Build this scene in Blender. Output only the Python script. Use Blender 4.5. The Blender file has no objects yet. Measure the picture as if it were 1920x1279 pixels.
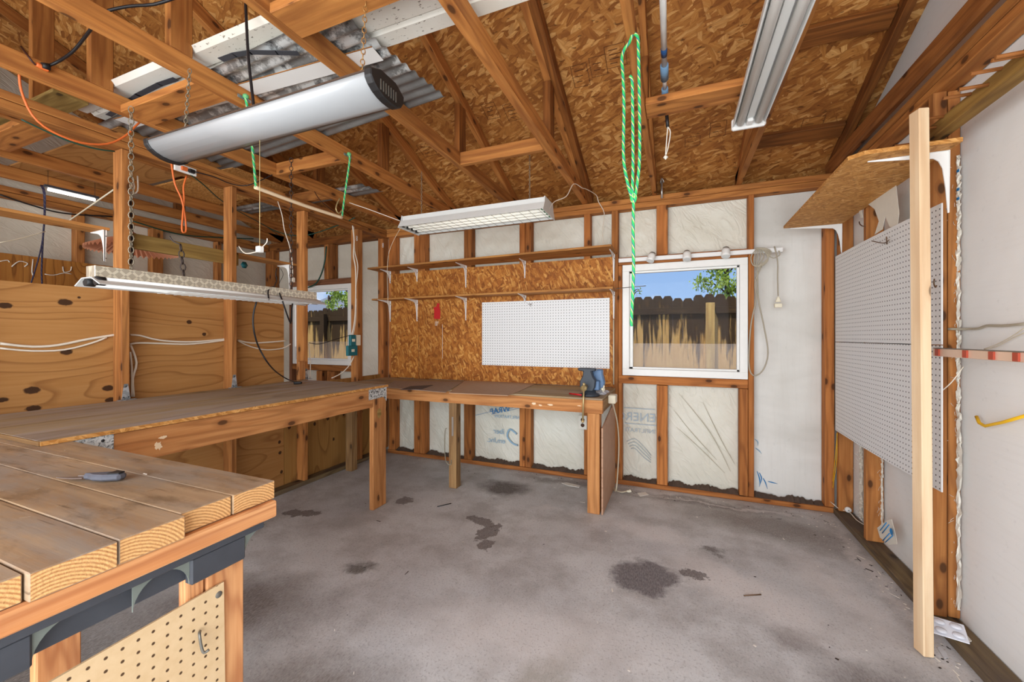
import bpy, math, random
from mathutils import Vector, Matrix, Euler
random.seed(7)
scn = bpy.context.scene
COL = scn.collection

# ------------------------------------------------------------------ camera
CAMZ = 1.27
YAW = math.atan2(308.0, 751.0)
cam_d = bpy.data.cameras.new('camera'); cam = bpy.data.objects.new('camera', cam_d); COL.objects.link(cam)
cam.location = (0, 0, CAMZ); cam.rotation_euler = (math.pi/2, 0, YAW)
cam_d.sensor_width = 36.0; cam_d.lens = 751.0/1920*36.0
cam_d.shift_y = -7.5/1920; cam_d.clip_start = 0.02; cam_d.clip_end = 200
scn.camera = cam

# ------------------------------------------------------------------ view, world, sun, fill lights
scn.view_settings.view_transform = 'Standard'; scn.view_settings.look = 'None'
scn.view_settings.gamma = 1.0; scn.view_settings.exposure = 0.0
scn.view_settings.use_curve_mapping = False

W = bpy.data.worlds.new('sky'); scn.world = W; W.use_nodes = True
nt = W.node_tree; nt.nodes.clear()
def wn(t, **k):
    n = nt.nodes.new(t)
    for a, b in k.items(): setattr(n, a, b)
    return n
tc = wn('ShaderNodeTexCoord'); sep = wn('ShaderNodeSeparateXYZ'); nt.links.new(tc.outputs['Generated'], sep.inputs[0])
gr = wn('ShaderNodeValToRGB'); nt.links.new(sep.outputs['Z'], gr.inputs[0])
gr.color_ramp.elements[0].position = 0.0; gr.color_ramp.elements[0].color = (0.42, 0.62, 0.92, 1)
gr.color_ramp.elements[1].position = 0.45; gr.color_ramp.elements[1].color = (0.16, 0.36, 0.86, 1)
mp = wn('ShaderNodeMapping'); nt.links.new(tc.outputs['Generated'], mp.inputs[0]); mp.inputs['Scale'].default_value = (1, 1, 2.4); mp.inputs['Location'].default_value = (0.62, 0.25, 0.10)
no = wn('ShaderNodeTexNoise'); no.inputs['Scale'].default_value = 4.2; no.inputs['Detail'].default_value = 7; no.inputs['Roughness'].default_value = 0.6
nt.links.new(mp.outputs[0], no.inputs['Vector'])
cr = wn('ShaderNodeValToRGB'); nt.links.new(no.outputs['Fac'], cr.inputs[0])
cr.color_ramp.elements[0].position = 0.52; cr.color_ramp.elements[0].color = (0, 0, 0, 1)
cr.color_ramp.elements[1].position = 0.66; cr.color_ramp.elements[1].color = (1, 1, 1, 1)
mx = wn('ShaderNodeMixRGB'); nt.links.new(cr.outputs[0], mx.inputs[0]); nt.links.new(gr.outputs[0], mx.inputs[1]); mx.inputs[2].default_value = (0.95, 0.96, 1.0, 1)
bg = wn('ShaderNodeBackground'); bg.inputs[1].default_value = 0.95; nt.links.new(mx.outputs[0], bg.inputs[0])
wo = wn('ShaderNodeOutputWorld'); nt.links.new(bg.outputs[0], wo.inputs[0])

def light(name, kind, loc, rot, energy, color, size=None, sizey=None):
    d = bpy.data.lights.new(name, kind); d.energy = energy; d.color = color
    if kind == 'AREA':
        d.shape = 'RECTANGLE'; d.size = size; d.size_y = sizey
    o = bpy.data.objects.new(name, d); COL.objects.link(o); o.location = loc; o.rotation_euler = rot
    return o
SUN = light('sun', 'SUN', (0, 0, 10), (math.radians(38), 0, math.radians(-20)), 2.3, (1.0, 0.95, 0.86)); SUN.data.angle = 0.01
# unseen fill lights added at the rear of both rooms, standing in for daylight
light('rear_fill_light', 'AREA', (-0.9, -1.28, 1.25), (math.radians(94), 0, 0), 190, (0.90, 0.96, 1.0), 3.6, 2.2)
light('side_room_fill_light', 'AREA', (-3.95, -1.2, 1.3), (math.radians(92), 0, 0), 42, (0.92, 0.97, 1.0), 1.4, 2.0)

# ------------------------------------------------------------------ pixel -> point on a plane of the room (measuring)
_s, _c = math.sin(YAW), math.cos(YAW)
def _ray(u, v):
    a = (u-960.0)/751.0; b = (632.0-v)/751.0
    return (-_s+a*_c, _c+a*_s, b)
def onX(u, v, x):
    r = _ray(u, v); k = x/r[0]; return Vector((x, r[1]*k, CAMZ+r[2]*k))
def onY(u, v, y):
    r = _ray(u, v); k = y/r[1]; return Vector((r[0]*k, y, CAMZ+r[2]*k))
def onZ(u, v, z):
    r = _ray(u, v); k = (z-CAMZ)/r[2]; return Vector((r[0]*k, r[1]*k, z))

# ------------------------------------------------------------------ materials
def srgb(*c):
    if len(c) == 1: c = c[0]
    o = []
    for x in c:
        x = x/255.0
        o.append(x/12.92 if x <= 0.04045 else ((x+0.055)/1.055)**2.4)
    return (o[0], o[1], o[2], 1)

class NT:
    def __init__(s, name):
        s.m = bpy.data.materials.new(name); s.m.use_nodes = True
        s.t = s.m.node_tree; s.t.nodes.clear()
        s.out = s.n('ShaderNodeOutputMaterial'); s.b = s.n('ShaderNodeBsdfPrincipled')
        s.l(s.b.outputs[0], s.out.inputs[0])
    def n(s, t, **k):
        n = s.t.nodes.new(t)
        for a, b in k.items(): setattr(n, a, b)
        return n
    def l(s, a, b): s.t.links.new(a, b)
    def set(s, node, i, v):
        if hasattr(v, 'links') or isinstance(v, bpy.types.NodeSocket): s.l(v, node.inputs[i])
        else: node.inputs[i].default_value = v
    def math(s, op, a, b=None, c=None, clamp=False):
        n = s.n('ShaderNodeMath', operation=op); n.use_clamp = clamp
        s.set(n, 0, a)
        if b is not None: s.set(n, 1, b)
        if c is not None: s.set(n, 2, c)
        return n.outputs[0]
    def vmath(s, op, a, b=None):
        n = s.n('ShaderNodeVectorMath', operation=op); s.set(n, 0, a)
        if b is not None: s.set(n, 1, b)
        return n.outputs[0] if op not in ('LENGTH', 'DISTANCE') else n.outputs['Value']
    def uv(s): return s.n('ShaderNodeUVMap').outputs[0]
    def obj(s): return s.n('ShaderNodeTexCoord').outputs['Object']
    def geo(s): return s.n('ShaderNodeNewGeometry').outputs['Position']
    def rnd(s): return s.n('ShaderNodeObjectInfo').outputs['Random']
    def shift(s, v):
        cx = s.n('ShaderNodeCombineXYZ'); r = s.rnd()
        s.set(cx, 0, s.math('MULTIPLY', r, 37.0)); s.set(cx, 1, s.math('MULTIPLY', r, 91.0)); s.set(cx, 2, s.math('MULTIPLY', r, 13.0))
        return s.vmath('ADD', v, cx.outputs[0])
    def mapg(s, v, sc, rot=(0, 0, 0), loc=(0, 0, 0)):
        m = s.n('ShaderNodeMapping'); s.set(m, 0, v); m.inputs['Scale'].default_value = sc; m.inputs['Rotation'].default_value = rot; m.inputs['Location'].default_value = loc
        return m.outputs[0]
    def noise(s, v, scale=1.0, detail=3, rough=0.5, dist=0.0):
        n = s.n('ShaderNodeTexNoise'); s.set(n, 'Vector', v); n.inputs['Scale'].default_value = scale; n.inputs['Detail'].default_value = detail
        n.inputs['Roughness'].default_value = rough; n.inputs['Distortion'].default_value = dist
        return n.outputs['Fac']
    def voro(s, v, scale=1.0, feature='F1', rnd=1.0, dim='2D'):
        n = s.n('ShaderNodeTexVoronoi', feature=feature, voronoi_dimensions=dim); s.set(n, 'Vector', v); n.inputs['Scale'].default_value = scale; n.inputs['Randomness'].default_value = rnd
        return n
    def ramp(s, f, *st):
        n = s.n('ShaderNodeValToRGB'); s.set(n, 0, f); e = n.color_ramp.elements
        while len(e) < len(st): e.new(0.5)
        for i, (p, c) in enumerate(st):
            e[i].position = p; e[i].color = c if isinstance(c, tuple) else (c, c, c, 1)
        return n.outputs[0]
    def step(s, f, a, b): return s.ramp(f, (a, 0.0), (b, 1.0)) if a < b else s.ramp(f, (b, 1.0), (a, 0.0))
    def mix(s, f, a, b, mode='MIX'):
        n = s.n('ShaderNodeMixRGB', blend_type=mode); s.set(n, 0, f); s.set(n, 1, a); s.set(n, 2, b); return n.outputs[0]
    def hsv(s, c, val=1.0, sat=1.0):
        n = s.n('ShaderNodeHueSaturation'); s.set(n, 'Color', c); s.set(n, 'Value', val); s.set(n, 'Saturation', sat); return n.outputs[0]
    def bump(s, h, strength=0.3, dist=0.005):
        n = s.n('ShaderNodeBump'); s.set(n, 'Height', h); n.inputs['Strength'].default_value = strength; n.inputs['Distance'].default_value = dist
        s.l(n.outputs[0], s.b.inputs['Normal'])
    def done(s, col, rough=0.7, metal=0.0, spec=0.3):
        s.set(s.b, 'Base Color', col); s.set(s.b, 'Roughness', rough); s.set(s.b, 'Metallic', metal); s.set(s.b, 'Specular IOR Level', spec)
        return s.m

def plain(name, c, rough=0.5, metal=0.0, spec=0.4, var=0.0):
    k = NT(name)
    col = srgb(c) if len(c) == 3 else c
    if var:
        f = k.noise(k.obj(), 25, 4); col = k.mix(f, tuple(x*(1-var) for x in col[:3])+(1,), tuple(min(1, x*(1+var*0.5)) for x in col[:3])+(1,))
    return k.done(col, rough, metal, spec)

def wood(name, light_, mid, dark, knots=0.5, rough=0.72, dirt=None, ringf=22.0, vary=0.14, sat=0.98, val=0.92):
    k = NT(name); v = k.shift(k.uv())
    streak = k.noise(k.mapg(v, (1.6, 45, 45)), 1.0, 5, 0.65)
    flow = k.noise(k.mapg(v, (0.9, 7.5, 7.5)), 1.0, 2, 0.5)
    rings = k.math('SINE', k.math('MULTIPLY', flow, ringf*2))
    rings = k.math('MULTIPLY_ADD', rings, 0.5, 0.5)
    rings = k.math('POWER', rings, 2.2)
    c = k.mix(k.ramp(streak, (0.34, 0.0), (0.62, 1.0)), srgb(mid), srgb(light_))
    c = k.mix(k.math('MULTIPLY', rings, 0.5), c, srgb(dark))
    blot = k.noise(k.mapg(v, (1.8, 9, 9)), 1.0, 5, 0.65)
    c = k.mix(k.math('MULTIPLY', k.step(blot, 0.5, 0.72), 0.4), c, srgb(dark))
    if knots:
        vo = k.voro(k.mapg(v, (5.5, 11.0, 1.0)), 1.0)
        cr_ = k.n('ShaderNodeSeparateColor'); k.l(vo.outputs['Color'], cr_.inputs[0])
        on = k.math('GREATER_THAN', cr_.outputs[0], 1.0-knots*0.55)
        halo = k.math('MULTIPLY', k.step(vo.outputs['Distance'], 0.32, 0.12), on)
        core = k.math('MULTIPLY', k.step(vo.outputs['Distance'], 0.15, 0.10), on)
        c = k.mix(k.math('MULTIPLY', halo, 0.55), c, srgb(dark))
        c = k.mix(k.math('MULTIPLY', core, 0.75), c, srgb(tuple(x*0.42 for x in dark)))
    if dirt:
        d = k.noise(k.mapg(v, (1.1, 3.5, 3.5)), 1.3, 5, 0.6)
        c = k.mix(k.math('MULTIPLY', k.step(d, 0.42, 0.62), dirt[1]), c, srgb(dirt[0]))
    r = k.math('MULTIPLY_ADD', k.rnd(), vary*2*val, (1.0-vary)*val)
    c = k.hsv(c, r, sat)
    k.bump(streak, 0.25, 0.002)
    return k.done(c, rough, 0, 0.25)

M = {}
M['stud'] = wood('framing_pine', (192, 128, 66), (168, 102, 46), (122, 70, 30), 0.55)
M['stud_dark'] = wood('aged_pine', (176, 111, 51), (146, 86, 36), (104, 57, 22), 0.4)
M['truss'] = wood('truss_pine', (196, 130, 62), (170, 104, 46), (126, 70, 28), 0.5)
M['truss_dark'] = wood('truss_pine_aged', (150, 91, 36), (118, 68, 25), (78, 41, 14), 0.3)
M['fresh'] = wood('fresh_pine', (238, 204, 156), (230, 190, 136), (208, 158, 104), 0.12, vary=0.03, ringf=9, sat=0.85, val=1.0)
M['stud_back'] = wood('back_wall_framing', (196, 124, 60), (172, 100, 42), (124, 68, 26), 0.6)
M['bench_wood'] = wood('bench_pine', (206, 144, 84), (184, 118, 62), (142, 84, 40), 0.35)
M['bench_old'] = wood('old_bench_post', (176, 138, 90), (150, 111, 68), (112, 76, 42), 0.3, dirt=((110, 86, 60), 0.5))
M['fir'] = wood('douglas_fir', (228, 164, 104), (208, 134, 72), (160, 84, 38), 0.15, ringf=46, vary=0.04, sat=0.95, val=0.97)
M['shelf_wood'] = wood('shelf_board', (196, 138, 71), (172, 111, 53), (132, 78, 34), 0.15, vary=0.06)
M['green_board'] = wood('weathered_pine_board', (170, 140, 77), (146, 115, 58), (108, 80, 36), 0.25)
M['plank_top'] = wood('worn_bench_plank', (196, 165, 115), (168, 136, 92), (124, 91, 57), 0.1, rough=0.6, dirt=((156, 142, 114), 0.8), vary=0.06, ringf=9)
M['ledger'] = wood('weathered_ledger', (168, 130, 64), (142, 103, 47), (100, 68, 31), 0.3, vary=0.05)
def plank():
    k = NT('worn_bench_plank_dirty'); v = k.shift(k.uv())
    st = k.noise(k.mapg(v, (1.5, 40, 1)), 1.0, 5, 0.65); big = k.noise(k.mapg(k.geo(), (2.2, 7.0, 1)), 1.0, 6, 0.7, 0.4); b2 = k.noise(k.mapg(k.geo(), (5, 14, 1)), 1.0, 5, 0.7)
    flow = k.noise(k.mapg(v, (0.8, 9, 1)), 1.0, 2); ring = k.math('POWER', k.math('MULTIPLY_ADD', k.math('SINE', k.math('MULTIPLY', flow, 30.0)), 0.5, 0.5), 2.5)
    c = k.mix(k.ramp(st, (0.3, 0.0), (0.65, 1.0)), srgb(158, 128, 98), srgb(186, 156, 122))
    c = k.mix(k.math('MULTIPLY', ring, 0.35), c, srgb(128, 88, 54))
    c = k.mix(k.math('MULTIPLY', k.step(big, 0.42, 0.60), 0.75), c, srgb(150, 140, 130))
    c = k.mix(k.math('MULTIPLY', k.step(b2, 0.52, 0.68), 0.6), c, srgb(100, 78, 56))
    c = k.mix(k.math('MULTIPLY', k.step(k.noise(k.geo(), 1.4, 3), 0.5, 0.7), 0.4), c, srgb(112, 92, 66))
    c = k.mix(k.math('MULTIPLY', k.step(k.noise(k.mapg(v, (3, 60, 1)), 1.0, 3), 0.66, 0.72), 0.6), c, srgb(80, 58, 40))
    k.bump(st, 0.3, 0.002)
    return k.done(c, 0.6, 0, 0.25)
M['plank_top'] = plank()
M['sill_dirty'] = wood('dirty_sill_plate', (150, 126, 86), (122, 101, 71), (66, 48, 38), 0.2, dirt=((92, 80, 76), 0.7))
M['picket'] = wood('weathered_fence', (216, 178, 101), (186, 142, 77), (120, 80, 40), 0.1, ringf=6, vary=0.2)
M['red_stud'] = wood('reddish_pine', (150, 99, 66), (128, 82, 55), (98, 60, 38), 0.3)

def end_grain():
    k = NT('end_grain'); v = k.shift(k.uv())
    c0 = k.n('ShaderNodeVectorMath', operation='LENGTH')
    p = k.mapg(k.uv(), (1, 1, 1)); r = k.rnd()
    cx = k.n('ShaderNodeCombineXYZ'); k.set(cx, 0, k.math('MULTIPLY_ADD', r, 0.10, -0.05)); cx.inputs[1].default_value = 0.06
    q = k.vmath('ADD', p, cx.outputs[0]); k.l(q, c0.inputs[0])
    n = k.noise(p, 40, 3)
    d = k.math('ADD', c0.outputs['Value'], k.math('MULTIPLY', n, 0.004))
    ring = k.math('MULTIPLY_ADD', k.math('SINE', k.math('MULTIPLY', d, 1000.0)), 0.5, 0.5)
    c = k.mix(k.math('POWER', ring, 1.3), srgb(224, 170, 108), srgb(158, 92, 42))
    c = k.mix(k.math('MULTIPLY', k.noise(p, 160, 3), 0.5), c, srgb(236, 196, 140))
    k.bump(k.noise(p, 200, 3), 0.5, 0.003)
    return k.done(c, 0.85, 0, 0.2)
M['end'] = end_grain()

def plywood(name, light_, mid, dark, vertical=False, knotc=(50, 27, 16), knots=0.0, fq=9.0, grey=0.0, at=()):
    k = NT(name); v = k.shift(k.uv())
    if vertical: v = k.mapg(v, (1, 1, 1), (0, 0, math.pi/2))
    bumpk = None; core = None; halo = None; kn_ = k.math('MULTIPLY_ADD', k.noise(k.geo(), 60, 3), 0.5, -0.25)
    for (ky, kz, ka, kb) in at:
        m = k.n('ShaderNodeMapping'); m.vector_type = 'TEXTURE'; k.set(m, 0, k.geo()); m.inputs['Location'].default_value = (-3.03, ky, kz); m.inputs['Scale'].default_value = (9.0, ka, kb)
        d_ = k.math('ADD', k.math('MULTIPLY', k.vmath('LENGTH', m.outputs[0]), 1.12), kn_); b_ = k.step(d_, 5.5, 0.0); c_ = k.step(d_, 1.15, 0.75); h_ = k.step(d_, 2.4, 1.2)
        bumpk = b_ if bumpk is None else k.math('MAXIMUM', bumpk, b_); core = c_ if core is None else k.math('MAXIMUM', core, c_); halo = h_ if halo is None else k.math('MAXIMUM', halo, h_)
    if bumpk is None: bumpk = core = halo = k.math('MULTIPLY', 0.0, 0.0)
    f = k.noise(k.mapg(v, (0.9, 3.4, 1)), 1.0, 1.5, 0.4, 0.25)
    f = k.math('ADD', f, k.math('MULTIPLY', bumpk, 0.34))
    fr = k.math('FRACT', k.math('MULTIPLY', f, fq))
    line = k.ramp(fr, (0.0, 0.0), (0.72, 0.18), (0.93, 1.0), (1.0, 0.0))
    fine = k.noise(k.mapg(v, (2.5, 60, 1)), 1.0, 4, 0.6)
    c = k.mix(k.ramp(fine, (0.3, 0.0), (0.7, 1.0)), srgb(mid), srgb(light_))
    c = k.mix(k.math('MULTIPLY', line, 0.75), c, srgb(dark))
    big = k.noise(k.mapg(v, (0.8, 1.6, 1)), 1.0, 3)
    c = k.mix(k.math('MULTIPLY', k.step(big, 0.45, 0.7), 0.3), c, srgb(dark))
    c = k.mix(k.math('MULTIPLY', halo, 0.35), c, srgb(dark))
    c = k.mix(k.math('MULTIPLY', core, 0.93), c, srgb(knotc))
    if grey:
        g = k.noise(k.mapg(v, (1.2, 9, 1)), 1.0, 5, 0.65)
        c = k.mix(k.math('MULTIPLY', k.step(g, 0.4, 0.65), grey), c, srgb(168, 158, 156))
    k.bump(fine, 0.15, 0.001)
    return k.done(c, 0.7, 0, 0.25)
M['ply'] = plywood('sheathing_plywood', (204, 152, 92), (188, 134, 74), (136, 88, 44), fq=12.0, at=[(0.871,1.424,.030,.018),(1.078,1.456,.036,.023),(1.132,1.487,.009,.008),(1.67,1.371,.020,.017),(1.762,1.289,.016,.015),(1.084,1.19,.03,.02),(0.959,0.999,.038,.023),(1.254,0.975,.032,.021),(0.964,0.906,.036,.019),(1.264,0.906,.03,.018),(0.859,0.964,.03,.014),(2.332,0.402,.015,.018),(2.337,0.313,.018,.018),(2.351,0.15,.016,.018)])
M['ply_v'] = plywood('sheathing_plywood_upright', (196, 151, 84), (178, 130, 69), (128, 86, 44), vertical=True, fq=8, at=[(2.423,0.511,.022,.028),(2.68,0.482,.016,.022),(2.827,0.508,.022,.028),(3.023,0.511,.018,.024),(2.897,0.293,.014,.02),(3.273,0.491,.012,.018)])
M['ply_strip'] = plywood('striped_plywood', (190, 132, 62), (168, 107, 46), (112, 64, 25), vertical=True, fq=22)
M['bench_top'] = plywood('worn_bench_plywood', (172, 151, 115), (152, 130, 97), (116, 95, 69), fq=4, grey=0.75)
M['bench_top_back'] = plywood('back_bench_top', (178, 153, 110), (158, 132, 92), (118, 95, 64), fq=4, grey=0.35)

def osb(name, cols, flake=1.0, rough=0.65):
    k = NT(name); v = k.shift(k.uv())
    wt = k.n('ShaderNodeTexNoise'); k.set(wt, 'Vector', v); wt.inputs['Scale'].default_value = 7.0; wt.inputs['Detail'].default_value = 3
    v2 = k.vmath('ADD', v, k.vmath('MULTIPLY', k.vmath('SUBTRACT', wt.outputs['Color'], (0.5, 0.5, 0.5)), (0.05, 0.05, 0)))
    val = None; edge = None
    for i, (rot, s1, s2, th) in enumerate(((0.15, 9, 32, 0), (1.25, 10, 36, 0.6), (-0.55, 9, 34, 0.55), (0.75, 12, 44, 0.6), (-1.2, 14, 50, 0.7), (0.35, 22, 80, 0.55))):
        q = k.mapg(v2, (s1*flake, s2*flake, 1), (0, 0, 0), (i*3.3, i*1.7, 0)) if False else k.mapg(k.mapg(v2, (1, 1, 1), (0, 0, rot)), (s1*flake, s2*flake, 1), (0, 0, 0), (i*3.3, i*1.7, 0))
        vo = k.voro(q, 1.0); sc = k.n('ShaderNodeSeparateColor'); k.l(vo.outputs['Color'], sc.inputs[0])
        fib = k.noise(k.mapg(q, (0.6, 3.0, 1)), 1.0, 3, 0.6)
        a = k.math('MULTIPLY_ADD', fib, 0.55, k.math('MULTIPLY', sc.outputs[0], 0.45))
        e = k.step(vo.outputs['Distance'], 0.45, 0.75)
        if val is None: val, edge = a, e; continue
        m_ = k.math('GREATER_THAN', sc.outputs[1], th)
        for which in (0, 1):
            n = k.n('ShaderNodeMix'); n.data_type = 'FLOAT'; k.set(n, 0, m_); k.l((val, edge)[which], n.inputs[2]); k.l((a, e)[which], n.inputs[3])
            if which == 0: val_ = n.outputs[0]
            else: edge = n.outputs[0]
        val = val_
    c = k.ramp(val, (0.22, srgb(cols[0])), (0.42, srgb(cols[1])), (0.58, srgb(cols[2])), (0.78, srgb(cols[3])))
    c = k.mix(k.math('MULTIPLY', edge, 0.35), c, srgb(cols[0]))
    big = k.noise(v, 1.3, 4, 0.6)
    c = k.mix(k.math('MULTIPLY', k.step(big, 0.45, 0.72), 0.35), c, srgb(cols[0]))
    dk = k.noise(k.mapg(v2, (9, 26, 1), (0, 0, 0.0)), 2.2, 2)
    c = k.mix(k.math('MULTIPLY', k.step(dk, 0.67, 0.72), 0.65), c, srgb(tuple(x*0.5 for x in cols[0])))
    k.bump(k.math('SUBTRACT', val, k.math('MULTIPLY', edge, 0.4)), 0.4, 0.003)
    return k.done(c, rough, 0, 0.3)
M['osb_wall'] = osb('osb_wall_sheet', ((126, 70, 22), (166, 98, 36), (190, 122, 50), (226, 168, 90)), 1.0)
M['osb_roof'] = osb('osb_roof_deck', ((128, 76, 32), (164, 104, 48), (186, 126, 62), (222, 170, 104)), 0.7)
M['osb_shelf'] = osb('osb_shelf_board', ((164, 108, 50), (196, 136, 68), (212, 154, 84), (228, 176, 110)), 1.6)

def wrap(name, base, dark, wr=0.6, grain=True, scale=1.0):
    k = NT(name); v = k.shift(k.uv())
    n1 = k.noise(k.mapg(v, (2.2*scale, 1.2*scale, 1)), 1.0, 4, 0.55, 0.5)
    fo = k.noise(k.mapg(k.mapg(v, (1, 1, 1), (0, 0, 0.6)), (4.0*scale, 11.0*scale, 1)), 1.0, 3, 0.5, 1.2)
    ridge = k.math('SUBTRACT', 1.0, k.math('ABSOLUTE', k.math('MULTIPLY_ADD', fo, 2.0, -1.0)))
    c = k.mix(k.ramp(n1, (0.35, 0.0), (0.7, 1.0)), srgb(base), srgb(dark))
    h = k.math('MULTIPLY', k.math('POWER', ridge, 5.0), wr)
    if grain:
        g = k.noise(k.mapg(v, (3.0, 60, 1)), 1.0, 4, 0.6, 0.4)
        c = k.mix(k.math('MULTIPLY', k.step(g, 0.5, 0.75), 0.28), c, srgb(dark))
        h = k.math('ADD', h, k.math('MULTIPLY', g, 0.08))
    dirt = k.noise(v, 26, 5, 0.7)
    c = k.mix(k.math('MULTIPLY', k.step(dirt, 0.60, 0.8), 0.25), c, srgb(tuple(x*0.7 for x in dark)))
    k.bump(h, 0.5, 0.01)
    return k.done(c, 0.5, 0, 0.3)
M['wrap'] = wrap('house_wrap', (232, 228, 214), (216, 210, 192), 0.8, False, 1.0)
M['wrap_grain'] = wrap('grained_panel', (230, 227, 220), (208, 204, 195), 0.05, True)
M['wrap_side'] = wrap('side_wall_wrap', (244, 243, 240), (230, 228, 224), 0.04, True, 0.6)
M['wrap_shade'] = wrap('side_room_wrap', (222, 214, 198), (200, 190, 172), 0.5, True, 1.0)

def concrete():
    k = NT('concrete_floor'); p = k.geo()
    n1 = k.noise(p, 0.9, 5, 0.6, 0.3); n2 = k.noise(p, 3.2, 6, 0.65); n3 = k.noise(k.mapg(p, (160, 45, 1), (0, 0, 0.25)), 1.0, 3, 0.7); n4 = k.noise(p, 90, 3, 0.7)
    c = k.mix(k.ramp(n1, (0.3, 0.0), (0.7, 1.0)), srgb(176, 174, 176), srgb(216, 216, 216))
    c = k.mix(k.math('MULTIPLY', k.step(n2, 0.44, 0.62), 0.55), c, srgb(140, 133, 129))
    warp = k.n('ShaderNodeTexNoise'); k.set(warp, 'Vector', p); warp.inputs['Scale'].default_value = 5.0; warp.inputs['Detail'].default_value = 6; warp.inputs['Roughness'].default_value = 0.7
    wv = k.vmath('MULTIPLY', k.vmath('SUBTRACT', warp.outputs['Color'], (0.5, 0.5, 0.5)), (0.30, 0.30, 0))
    pw = k.vmath('ADD', p, wv)
    # x, y, radius x, radius y, angle, colour, strength, softness
    stains = [(-0.155, 2.25, 0.20, 0.17, 0.5, (104, 98, 102), 0.85, 0.9), (0.075, 2.36, 0.085, 0.05, 0.2, (78, 68, 64), 1.0, 0.6),
              (-1.35, 3.10, 0.28, 0.20, 0.0, (84, 72, 68), 0.95, 0.5), (0.2, 2.65, 0.07, 0.05, 0.0, (92, 84, 80), 0.7, 0.5),
              (0.55, 3.15, 0.75, 0.30, -0.2, (118, 108, 102), 0.65, 0.4), (0.75, 1.75, 0.36, 0.22, -0.5, (108, 98, 95), 0.7, 0.5),
              (0.45, 2.0, 0.14, 0.1, 0, (128, 118, 115), 0.6, 0.4), (-1.9, 1.25, 0.55, 0.35, 0.3, (112, 102, 98), 0.8, 0.3),
              (-1.62, 1.72, 0.10, 0.06, 0.4, (98, 94, 90), 0.8, 0.4), (-1.15, 1.05, 0.4, 0.25, 0.3, (118, 108, 102), 0.7, 0.3), (-0.45, 1.45, 0.10, 0.28, -0.5, (138, 130, 112), 0.5, 0.4),
              (-2.2, 0.6, 1.3, 0.8, 0.0, (92, 84, 78), 0.85, 0.3), (-0.9, 3.42, 0.6, 0.09, 0.0, (112, 102, 98), 0.6, 0.3), (0.2, 3.40, 0.8, 0.10, 0.0, (104, 94, 90), 0.7, 0.3)]
    hard = [(0.084, 2.35, 0.075, 0.042, 0.1), (-1.952, 2.56, 0.075, 0.06, 0.0), (-2.50, 2.10, 0.15, 0.055, 0.35), (-1.25, 2.47, 0.13, 0.055, -0.3), (-1.13, 2.36, 0.06, 0.13, -0.25), (-1.08, 2.20, 0.055, 0.06, 0)]
    def blob(vec, x, y, rx, ry, a):
        m = k.n('ShaderNodeMapping'); m.vector_type = 'TEXTURE'; k.set(m, 0, vec); m.inputs['Location'].default_value = (x, y, 0); m.inputs['Rotation'].default_value = (0, 0, a); m.inputs['Scale'].default_value = (rx, ry, 1)
        return k.vmath('LENGTH', m.outputs[0])
    for x, y, rx, ry, a, col, st, so in stains:
        d = blob(pw, x, y, rx, ry, a)
        c = k.mix(k.math('MULTIPLY', k.step(d, 1.0+(1-so)*0.6, so*0.8), min(1.0, st*1.25)), c, srgb(tuple(q*0.95 for q in col)))
    whites = [(0.35, 2.25, 0.55, 0.22, -0.5), (-0.6, 1.6, 0.7, 0.25, 0.2), (-0.25, 1.25, 0.5, 0.2, 0.0), (0.25, 2.35, 0.42, 0.16, -0.7), (0.75, 2.45, 0.16, 0.5, 0.3), (0.98, 2.6, 0.06, 1.0, 0.0), (0.3, 3.4, 0.9, 0.03, -0.01), (-0.9, 2.85, 0.12, 0.06, 0.0), (-0.15, 2.75, 0.35, 0.14, -0.2)]
    for x, y, rx, ry, a in whites:
        d = blob(pw, x, y, rx, ry, a)
        f = k.math('MULTIPLY', k.step(d, 1.5, 0.3), k.ramp(n4, (0.35, 0.5), (0.65, 1.0)))
        c = k.mix(k.math('MULTIPLY', f, 0.8), c, srgb(222, 216, 214))
    warp2 = k.n('ShaderNodeTexNoise'); k.set(warp2, 'Vector', p); warp2.inputs['Scale'].default_value = 16.0; warp2.inputs['Detail'].default_value = 6; warp2.inputs['Roughness'].default_value = 0.7
    pw2 = k.vmath('ADD', p, k.vmath('MULTIPLY', k.vmath('SUBTRACT', warp2.outputs['Color'], (0.5, 0.5, 0.5)), (0.16, 0.16, 0)))
    for x, y, rx, ry, a in hard:
        d = blob(pw2, x, y, rx, ry, a)
        c = k.mix(k.math('MULTIPLY', k.step(d, 1.03, 0.95), 0.85), c, srgb(88, 76, 74))
    c = k.mix(k.math('MULTIPLY', k.ramp(n3, (0.35, 0.0), (0.7, 1.0)), 0.32), c, srgb(210, 206, 202))
    c = k.mix(k.math('MULTIPLY', k.step(n4, 0.54, 0.66), 0.4), c, srgb(108, 100, 98))
    k.bump(k.math('ADD', n3, n4), 0.35, 0.002)
    return k.done(c, 0.62, 0, 0.35)
M['concrete'] = concrete()

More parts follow.
